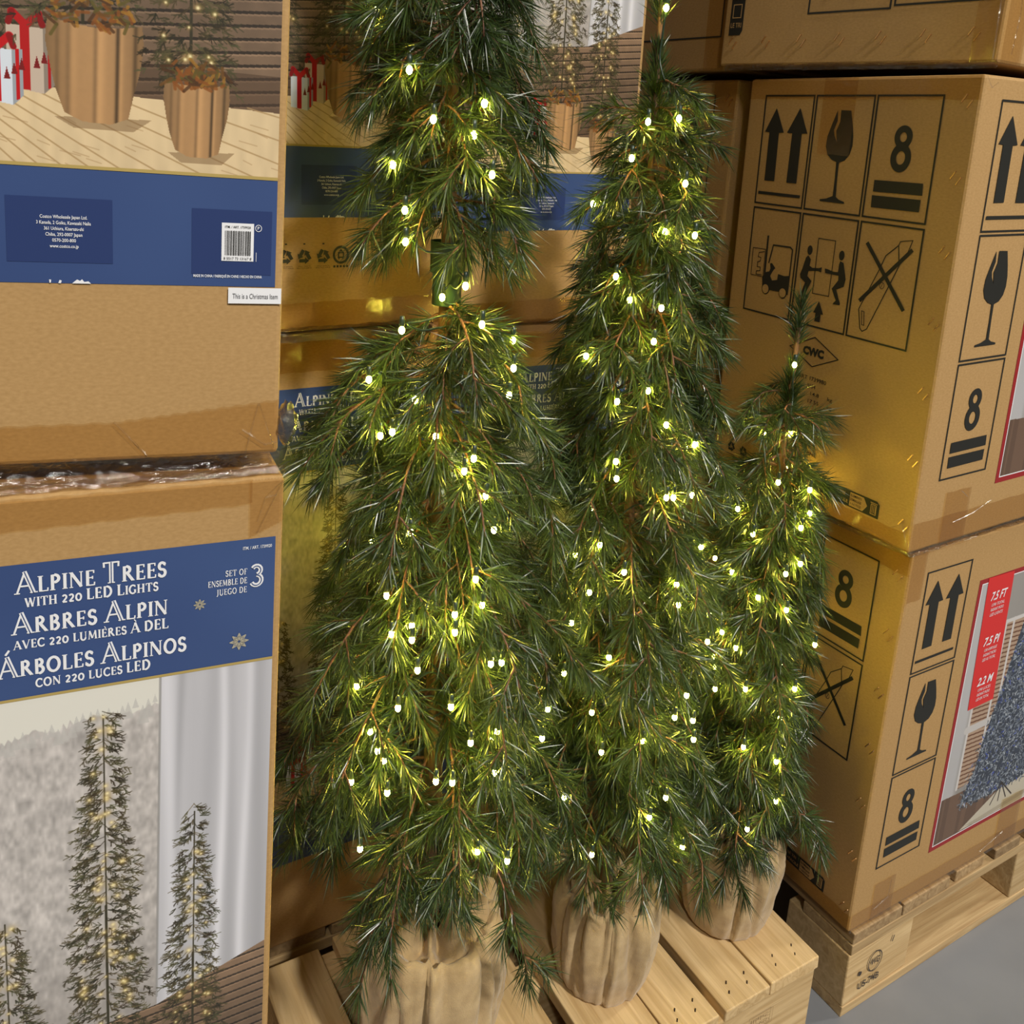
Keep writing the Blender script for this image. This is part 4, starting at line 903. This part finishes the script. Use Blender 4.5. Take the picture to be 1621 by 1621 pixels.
def tube(pts, radii, seg=6):
    pts = np.asarray(pts, float); n = len(pts)
    tg = np.gradient(pts, axis=0); tg /= np.linalg.norm(tg, axis=1)[:, None] + 1e-9
    ref = np.array([.13, .21, .97]) if abs(tg[0][2]) < .9 else np.array([.97, .13, .2])
    V = []; F = []
    for i in range(n):
        a = np.cross(tg[i], ref); a /= np.linalg.norm(a) + 1e-9; b = np.cross(tg[i], a)
        for k in range(seg):
            th = 2 * math.pi * k / seg; V.append(pts[i] + radii[i] * (math.cos(th) * a + math.sin(th) * b))
    for i in range(n - 1):
        for k in range(seg):
            F.append((i * seg + k, i * seg + (k + 1) % seg, (i + 1) * seg + (k + 1) % seg, (i + 1) * seg + k))
    return V, F
def needles_for(path, density, R, lmean, ang0, bare, start=0.0):
    """needle strips along a stem path -> verts, tris"""
    path = np.asarray(path); sg = np.linalg.norm(np.diff(path, axis=0), axis=1); cum = np.concatenate([[0], np.cumsum(sg)]); L = cum[-1]
    n = max(3, int(L * density)); t = R.random(n) * (1 - start) + start
    t = t * L
    if bare > 0:   # tufts with bare stem between
        per = R.uniform(.028, .040); ph = R.random()
        t = t[(((t / per + ph) % 1) > bare) | (t > L - .022)]
    n = len(t)
    if n == 0: return np.zeros((0, 3)), np.zeros((0, 3), int)
    idx = np.clip(np.searchsorted(cum, t) - 1, 0, len(sg) - 1); f = ((t - cum[idx]) / (sg[idx] + 1e-9))[:, None]
    base = path[idx] * (1 - f) + path[idx + 1] * f
    tg = path[idx + 1] - path[idx]; tg /= np.linalg.norm(tg, axis=1)[:, None] + 1e-9
    rnd = R.normal(size=(n, 3)); a = np.cross(tg, rnd); a /= np.linalg.norm(a, axis=1)[:, None] + 1e-9
    ang = R.normal(ang0, 11, n) * D; ang *= np.where(t > L - .012, .6, 1)
    d = tg * np.cos(ang)[:, None] + a * np.sin(ang)[:, None]
    ln = lmean * R.uniform(.72, 1.22, n)[:, None]
    sag = np.array([0, 0, -1.0]) * R.uniform(.02, .16, n)[:, None]
    mid = base + d * ln * .5 + sag * ln * .15
    tip = base + d * ln + sag * ln * .7
    w = np.cross(d, R.normal(size=(n, 3))); w /= np.linalg.norm(w, axis=1)[:, None] + 1e-9
    wd = R.uniform(.00040, .00060, n)[:, None]
    V = np.stack([base - w * wd * .8, base + w * wd * .8, mid - w * wd, mid + w * wd, tip], 1).reshape(-1, 3)
    k = np.arange(n)[:, None] * 5
    F = np.concatenate([k + [0, 1, 3], k + [0, 3, 2], k + [2, 3, 4]], 0)
    return V, F
def make_branch(R, az, L, e0, e1, ntw, dens, lmean, r0=.0017, up=False):
    n = 9; pts = [np.zeros(3)]; wob = R.normal(0, .10)
    for i in range(n):
        s_ = (i + .5) / n; e = (e0 + (e1 - e0) * s_ ** .75) * D; a = az + wob * math.sin(s_ * 5 + az) + R.normal(0, .05)
        pts.append(pts[-1] + np.array([math.cos(a) * math.cos(e), math.sin(a) * math.cos(e), math.sin(e)]) * L / n)
    pts = np.array(pts)
    sv, sf = tube(pts, np.linspace(r0, .0009, n + 1), 5); SV = [np.array(sv)]; SF = [np.array(sf)]; off = len(sv)
    NV = []; NF = []; no = 0
    def addn(p, dn, ang, bare, start):
        nonlocal no
        v, f = needles_for(p, dn, R, lmean, ang, bare, start); NV.append(v); NF.append(f + no); no += len(v)
    addn(pts, dens * 1.15, 40, .36, .16)
    for k in range(ntw):
        s_ = .22 + .68 * (k + R.uniform(.1, .9)) / ntw; x = s_ * n; i = int(x); f = x - i
        p0 = pts[i] * (1 - f) + pts[min(i + 1, n)] * f; tg = pts[min(i + 1, n)] - pts[i]; tg /= np.linalg.norm(tg)
        sd = np.cross(tg, [0, 0, 1.0]); sd /= np.linalg.norm(sd) + 1e-6
        side = sd * (1 if k % 2 else -1) + np.array([0, 0, 1]) * R.uniform(-.3, .45); side /= np.linalg.norm(side)
        d = tg * .62 + side * .78; d /= np.linalg.norm(d); l = R.uniform(.030, .058) * (1.15 - .35 * s_); P = [p0]
        for j in range(4): P.append(P[-1] + (d + np.array([0, 0, -.22 * j])) / np.linalg.norm(d + np.array([0, 0, -.22 * j])) * l / 4)
        v, f_ = tube(P, np.linspace(.0012, .0008, 5), 4); SV.append(np.array(v)); SF.append(np.array(f_) + off); off += len(v)
        addn(P, dens * 1.1, 40, 0, .15)
    return np.concatenate(SV), np.concatenate(SF), np.concatenate(NV), np.concatenate(NF)

def ray(px, py):
    d = C2W @ np.array([(px - 810.5) / FOC, 1, -(py - CY) / FOC]); return d / np.linalg.norm(d)
def pot_mesh(R0, Hp, seed, squash=1.0):
    nth, nz_ = 144, 40; r = random.Random(seed)
    folds = [(r.uniform(0, 2 * math.pi), r.uniform(.035, .10), r.uniform(-.17, -.07) if i % 2 else r.uniform(.03, .08), r.uniform(-.3, .3)) for i in range(20)]
    folds += [(-1.62, .035, -.13, .05), (-1.52, .05, .05, .05), (-1.05, .08, -.08, -.3)]
    V = []; F = []
    prof = [(0, 0), (.62, 0), (.76, .006), (.84, .03), (.89, .09), (.94, .2), (.99, .34), (1.02, .5), (1.03, .66), (1.01, .80), (.97, .91), (.90, .975), (.82, .985), (.74, .95), (.62, .86), (.48, .82)]
    m = 46
    for i in range(m):
        t = i / (m - 1) * (len(prof) - 1); k = min(int(t), len(prof) - 2); f = t - k
        rr = prof[k][0] * (1 - f) + prof[k + 1][0] * f; zz = prof[k][1] * (1 - f) + prof[k + 1][1] * f
        for j in range(nth):
            th = 2 * math.pi * j / nth; dr = 0
            for (c, w, d, tw) in folds:
                dd = (th - c - tw * zz + math.pi) % (2 * math.pi) - math.pi
                dr += d * math.exp(-(dd / w) ** 2) * (.25 + .75 * min(1, zz * 1.6))
            dr += .05 * noise.noise((math.cos(th) * 2.2, math.sin(th) * 2.2, zz * 3 + seed)) + .02 * noise.noise((math.cos(th) * 7, math.sin(th) * 7, zz * 8 + seed))
            q = R0 * rr * (1 + dr)
            V.append((q * math.cos(th), q * math.sin(th), Hp * (zz + (.045 * noise.noise((math.cos(th) * 2, math.sin(th) * 2, seed + 5)) if zz > .6 else 0))))
    for i in range(m - 1):
        for j in range(nth):
            a = i * nth + j; b = i * nth + (j + 1) % nth; F.append((a, b, b + nth, a + nth))
    F_ = [f for f in F]
    return mesh_arrays('burlap_pot', V, F_, True)
def collar_mesh(R0, Hp, seed):
    """crumpled cloth gathered round the trunk"""
    V = []; F = []; nth, m = 180, 22
    for i in range(m):
        t = i / (m - 1)
        for j in range(nth):
            th = 2 * math.pi * j / nth
            wave = math.sin(th * 6 + seed + 1.2 * math.sin(th * 2)) * .5 + .5 * math.sin(th * 11 + 2.1 * seed)
            rr = R0 * (.84 - .62 * t + .16 * wave * math.sin(t * math.pi) + .10 * noise.noise((math.cos(th) * 3, math.sin(th) * 3, t * 3 + seed)))
            zz = Hp * (.88 + .06 * t + .22 * math.sin(t * math.pi * .9) * (.45 + .5 * wave) + .08 * noise.noise((math.cos(th) * 4, math.sin(th) * 4, t * 4 + seed)))
            V.append((rr * math.cos(th), rr * math.sin(th), zz))
    for i in range(m - 1):
        for j in range(nth):
            a = i * nth + j; b = i * nth + (j + 1) % nth; F.append((a, b, b + nth, a + nth))
    return mesh_arrays('gathered_burlap', V, F, True)

WALLS = [(.4898, 1.0135, -.851, -.526), (-.0919, 1.0562, .522, -.853), (.1634, 1.2143, .495, -.869)]
def potted_tree(label, base, topxy, ztop, z0, pot, Lfun, nbr, bulbs, reach, seed, dens=1650, lmean=.0295, gap=None, extra=6, ntw_=5, tip=None, e1r=(-78, -58), sect=None, fill=40, front=0):
    R = np.random.default_rng(seed)
    root = empty('potted_pine_tree', (base[0], base[1], .1405)); tag(root, label, 'tree', 'lit artificial alpine trees in burlap pots')
    B0 = np.array([base[0], base[1], .1405])
    def axis(z):      # local trunk centre at world height z
        t = (z - .14) / (ztop - .14); return np.array([(topxy[0] - base[0]) * t, (topxy[1] - base[1]) * t, z - .1405])
    pr, ph, psx = pot
    po = link('burlap_pot', pot_mesh(pr, ph, seed), BURLAP, root); po.location = (psx, 0, 0)
    link('gathered_burlap', collar_mesh(pr * .93, ph, seed + 2), BURLAP, po)
    zs = np.linspace(.17, ztop - .03, 26)
    v, f = tube([axis(z) for z in zs], np.linspace(.0125 if ztop > 1.4 else .0095, .0030, 26), 12)
    link('trunk', mesh_arrays('trunk', v, f, True), TRUNK, root)
    if sect:
        v, f = tube([axis(sect - .03), axis(sect), axis(sect + .001), axis(sect + .03)], [.0140, .0140, .0165, .0165], 14)
        link('pole_socket', mesh_arrays('pole_socket', v, f, True), flatmat('dark_green_plastic', (.012, .03, .018), .35, .6), root)
    az = R.uniform(0, 6.28)
    for k in range(nbr):
        t = (k + R.uniform(-.3, .3)) / nbr; t = min(max(t, 0), 1)
        za = z0 + (ztop - .035 - z0) * t
        if gap and gap[0] < za < gap[1]: continue
        az += 2.39996 + R.normal(0, .25)
        L = Lfun(za) * R.uniform(.60, 1.16)
        top = (ztop - za)
        if tip and (top < .100 or (top < .135 and k % 2)): continue
        if front and za < z0 + .14 and -math.sin(az) > .72: L *= front
        for _ in range(4):      # keep the crown off the neighbouring cartons
            q = axis(za) + B0 + np.array([math.cos(az), math.sin(az), 0]) * (L * .72 + .012)
            if min((q[0] - px) * nx_ + (q[1] - py) * ny_ for px, py, nx_, ny_ in WALLS) < 0: L *= .82
        e0 = 72 if top < .07 else (30 if top < .17 else R.uniform(-18, 18))
        e1 = 45 if top < .07 else (R.uniform(-60, -20) if top < .17 else R.uniform(*e1r))
        if tip and top < .17: L = min(L, .05)
        n_t = int(round(ntw_ * L / .18)) if L > .06 else 1
        sv, sf, nv, nf = make_branch(R, az, L, e0, e1, max(1, n_t), dens, lmean)
        br = link('branch', mesh_arrays('branch', sv, sf, True), STEM, root); br.location = axis(za)
        link('needles', mesh_arrays('needles', nv, nf), NEEDLE, br)
    for k in range(fill):      # short inner branches that close the crown round the trunk
        za = z0 + (ztop - .09 - z0) * (k + R.random()) / fill
        if (gap and gap[0] < za < gap[1]) or (tip and ztop - za < .15): continue
        sv, sf, nv, nf = make_branch(R, R.uniform(0, 6.28), R.uniform(.045, .085) * min(1, (ztop - za) / .30), R.uniform(-10, 45), R.uniform(-50, 0), 1, dens * 1.2, lmean)
        br = link('branch', mesh_arrays('branch', sv, sf, True), STEM, root); br.location = axis(za)
        link('needles', mesh_arrays('needles', nv, nf), NEEDLE, br)
    # leader on top
    if tip:
        for a_, b_, l_, an in ((.098, .080, .9, 30), (.128, .096, 1.0, 42), (.162, .120, 1.05, 52)):   # needles growing straight from the leader
            lp = np.array([axis(ztop - a_), axis(ztop - (a_ + b_) / 2), axis(ztop - b_)])
            sv, sf = tube(lp, [.003, .003, .003], 5); br = link('branch', mesh_arrays('branch', sv, sf, True), STEM, root)
            nv, nf = needles_for(lp, dens * 4.5, R, lmean * l_, an, 0, 0); link('needles', mesh_arrays('needles', nv, nf), NEEDLE, br)
        P = [axis(ztop - .06), axis(ztop - .03), axis(ztop)]
        sv, sf = tube(P, [.002, .0015, .001], 5); br = link('branch', mesh_arrays('branch', sv, sf, True), STEM, root)
        nv, nf = needles_for(np.array([axis(ztop - tip), axis(ztop - tip / 2), axis(ztop)]), dens * 2.6, R, lmean, 38, 0, 0); link('needles', mesh_arrays('needles', nv, nf), NEEDLE, br)
    # bulbs: seen ones on the near side of the crown, others around the back
    P3 = []
    cam0 = np.array([0, 0, CAM_H])
    for bx, by, *rf in bulbs:
        d = ray(bx, by); z = None; rad = .08; tt = 1.0
        for it in range(6):
            z = CAM_H + d[2] * tt; ax = axis(min(max(z, .2), ztop)) + B0; rad = reach(z) * (rf[0] if rf else .84)
            h = np.array([d[0], d[1]]); o = np.array([ax[0], ax[1]]); hh = h @ h; t0 = (o @ h) / hh; c = o - h * t0; b2 = c @ c
            tt = t0 - math.sqrt(max(rad * rad - b2, 0) / hh)
        P3.append(cam0 + d * tt - B0)
    for k in range(extra):
        z = R.uniform(z0 + .02, ztop - .1); a = R.uniform(.1, math.pi - .1); q = reach(z) * R.uniform(.45, .9)
        P3.append(axis(z) + np.array([math.cos(a) * q, math.sin(a) * q, 0]))
    P3 = sorted([tuple(p) for p in P3], key=lambda p: -p[2])
    path = []
    for i, p in enumerate(P3):
        p = np.array(p); ax = axis(p[2] + .14); path.append(p + np.array([0, 0, .007]))
        if i + 1 < len(P3):
            q = np.array(P3[i + 1]); c1 = (p + q) / 2; a2 = axis(c1[2] + .14); path.append(a2 + (p - a2) * .55 + np.array([0, 0, -.006])); path.append(a2 + (c1 - a2) * .35 + R.normal(0, .004, 3)); path.append(a2 + (q - a2) * .6)
    path = np.array(path)
    # smooth the cable
    sm = [path[0]]
    for i in range(len(path) - 1):
        for s_ in (.33, .66, 1.0): sm.append(path[i] * (1 - s_) + path[i + 1] * s_)
    sm = np.array(sm)
    for _ in range(2): sm[1:-1] = (sm[:-2] + 2 * sm[1:-1] + sm[2:]) / 4
    v, f = tube(sm, [.0011] * len(sm), 5); v = [np.array(v)]; f = [np.array(f)]; off = len(v[0])
    for p in P3:
        p = np.array(p); a, b = tube([p + [0, 0, .0030], p + [0, 0, .0035], p + [0, 0, .0120], p + [0, 0, .0125]], [.0012, .0026, .0023, .001], 7); v.append(np.array(a)); f.append(np.array(b) + off); off += len(a)
    ls = link('light_string', mesh_arrays('light_string', np.concatenate(v), np.concatenate(f), True), WIRE, root)
    for p in P3: link('bulb', bulb_mesh(), BULB, ls, p)
    return root
_b = None
def bulb_mesh():
    global _b
    if _b is None:
        bm = bmesh.new(); bmesh.ops.create_icosphere(bm, subdivisions=2, radius=.0027)
        for v in bm.verts: v.co.z = v.co.z * 1.35 - .0005
        _b = mesh_bm('bulb', bm, True)
    return _b
lerp = lambda x, xs, ys: float(np.interp(x, xs, ys))
B1 = [(596, 16), (686, 188), (767, 163), (750, 213), (622, 260), (779, 276), (641, 332), (642, 382), (636, 522), (812, 538), (813, 582), (657, 632), (806, 625), (602, 689), (621, 683), (763, 513), (750, 725), (769, 784), (650, 842), (782, 838), (753, 916), (612, 942), (763, 957), (720, 972), (652, 990), (620, 1003), (652, 1012), (794, 1048), (661, 1060), (714, 1118), (598, 1188), (608, 1203), (556, 1237), (690, 1236), (716, 1238), (613, 1254), (783, 1222), (787, 1157), (803, 1362), (756, 1347), (586, 1157), (648, 110), (737, 452), (570, 1343), (777, 1050), (867, 1122), (720, 1000), (584, 600), (565, 1085), (735, 745), (858, 1168), (700, 470, .3), (690, 690, .6), (745, 1175), (630, 1120)]
B2 = [(1055, 12), (1075, 187), (1026, 192), (939, 322), (1053, 366), (1100, 372), (975, 437), (997, 474), (928, 563), (1047, 487), (1026, 618), (1100, 703), (976, 757), (1066, 787), (1096, 783), (1055, 787), (977, 635), (911, 877), (933, 937), (1074, 957), (1071, 925), (893, 1065), (964, 1040), (952, 1190), (893, 1262), (1054, 1262), (1028, 1293), (1080, 1341), (937, 1352), (1097, 1140), (975, 730), (1017, 1172), (937, 1127), (1068, 1135), (1055, 672), (1087, 1100), (1120, 1015), (950, 862), (905, 985), (1110, 865), (988, 905), (1035, 540), (1000, 250), (1085, 290), (1098, 1170)]
B3 = [(1258, 577), (1251, 686), (1210, 685), (1158, 756), (1232, 763), (1282, 775), (1282, 812), (1244, 908), (1159, 905), (1132, 883), (1268, 835), (1267, 892), (1132, 1055), (1130, 1038), (1132, 1090), (1235, 1137), (1177, 1182), (1229, 1205), (1228, 1268), (1183, 1312), (1165, 1025), (1123, 973), (1245, 965), (1192, 845), (1200, 945), (1143, 1000), (1290, 1020), (1168, 805), (1180, 1090), (1258, 1090)]
t1 = potted_tree('tallest potted tree in front, its top beyond the upper edge, in the largest burlap pot', (-.050, .845), (-.075, .85), 1.66, .46, (.082, .19, .003),
    lambda z: lerp(z, [.46, .60, .95, 1.01, 1.10, 1.3, 1.66], [.225, .215, .150, .125, .100, .105, .03]), 198, B1,
    lambda z: lerp(z, [.2, .45, .8, 1.05, 1.3, 1.66], [.165, .155, .115, .08, .075, .02]), 31, gap=(1.02, 1.10), extra=7, fill=72, front=.80, sect=1.045, ntw_=4)
t2 = potted_tree('middle potted tree, pointed top at the upper edge, between the other two', (.163, .958), (.130, .99), 1.345, .40, (.066, .135, 0),
    lambda z: lerp(z, [.43, .60, .95, 1.15, 1.28, 1.345], [.185, .165, .125, .090, .036, .02]), 168, B2,
    lambda z: lerp(z, [.2, .45, .8, 1.05, 1.25, 1.345], [.135, .125, .10, .085, .05, .012]), 41, extra=6, fill=60, tip=.055, ntw_=4)
t3 = potted_tree('smallest potted tree on the right, in front of the forklift symbol box', (.343, 1.062), (.342, 1.075), 1.000, .33, (.064, .135, 0),
    lambda z: lerp(z, [.33, .45, .70, .85, .92, 1.0], [.145, .135, .095, .065, .035, .02]), 112, B3,
    lambda z: lerp(z, [.2, .35, .6, .8, .92, 1.0], [.12, .11, .085, .06, .03, .01]), 51, extra=5, fill=38, tip=.055, ntw_=4)
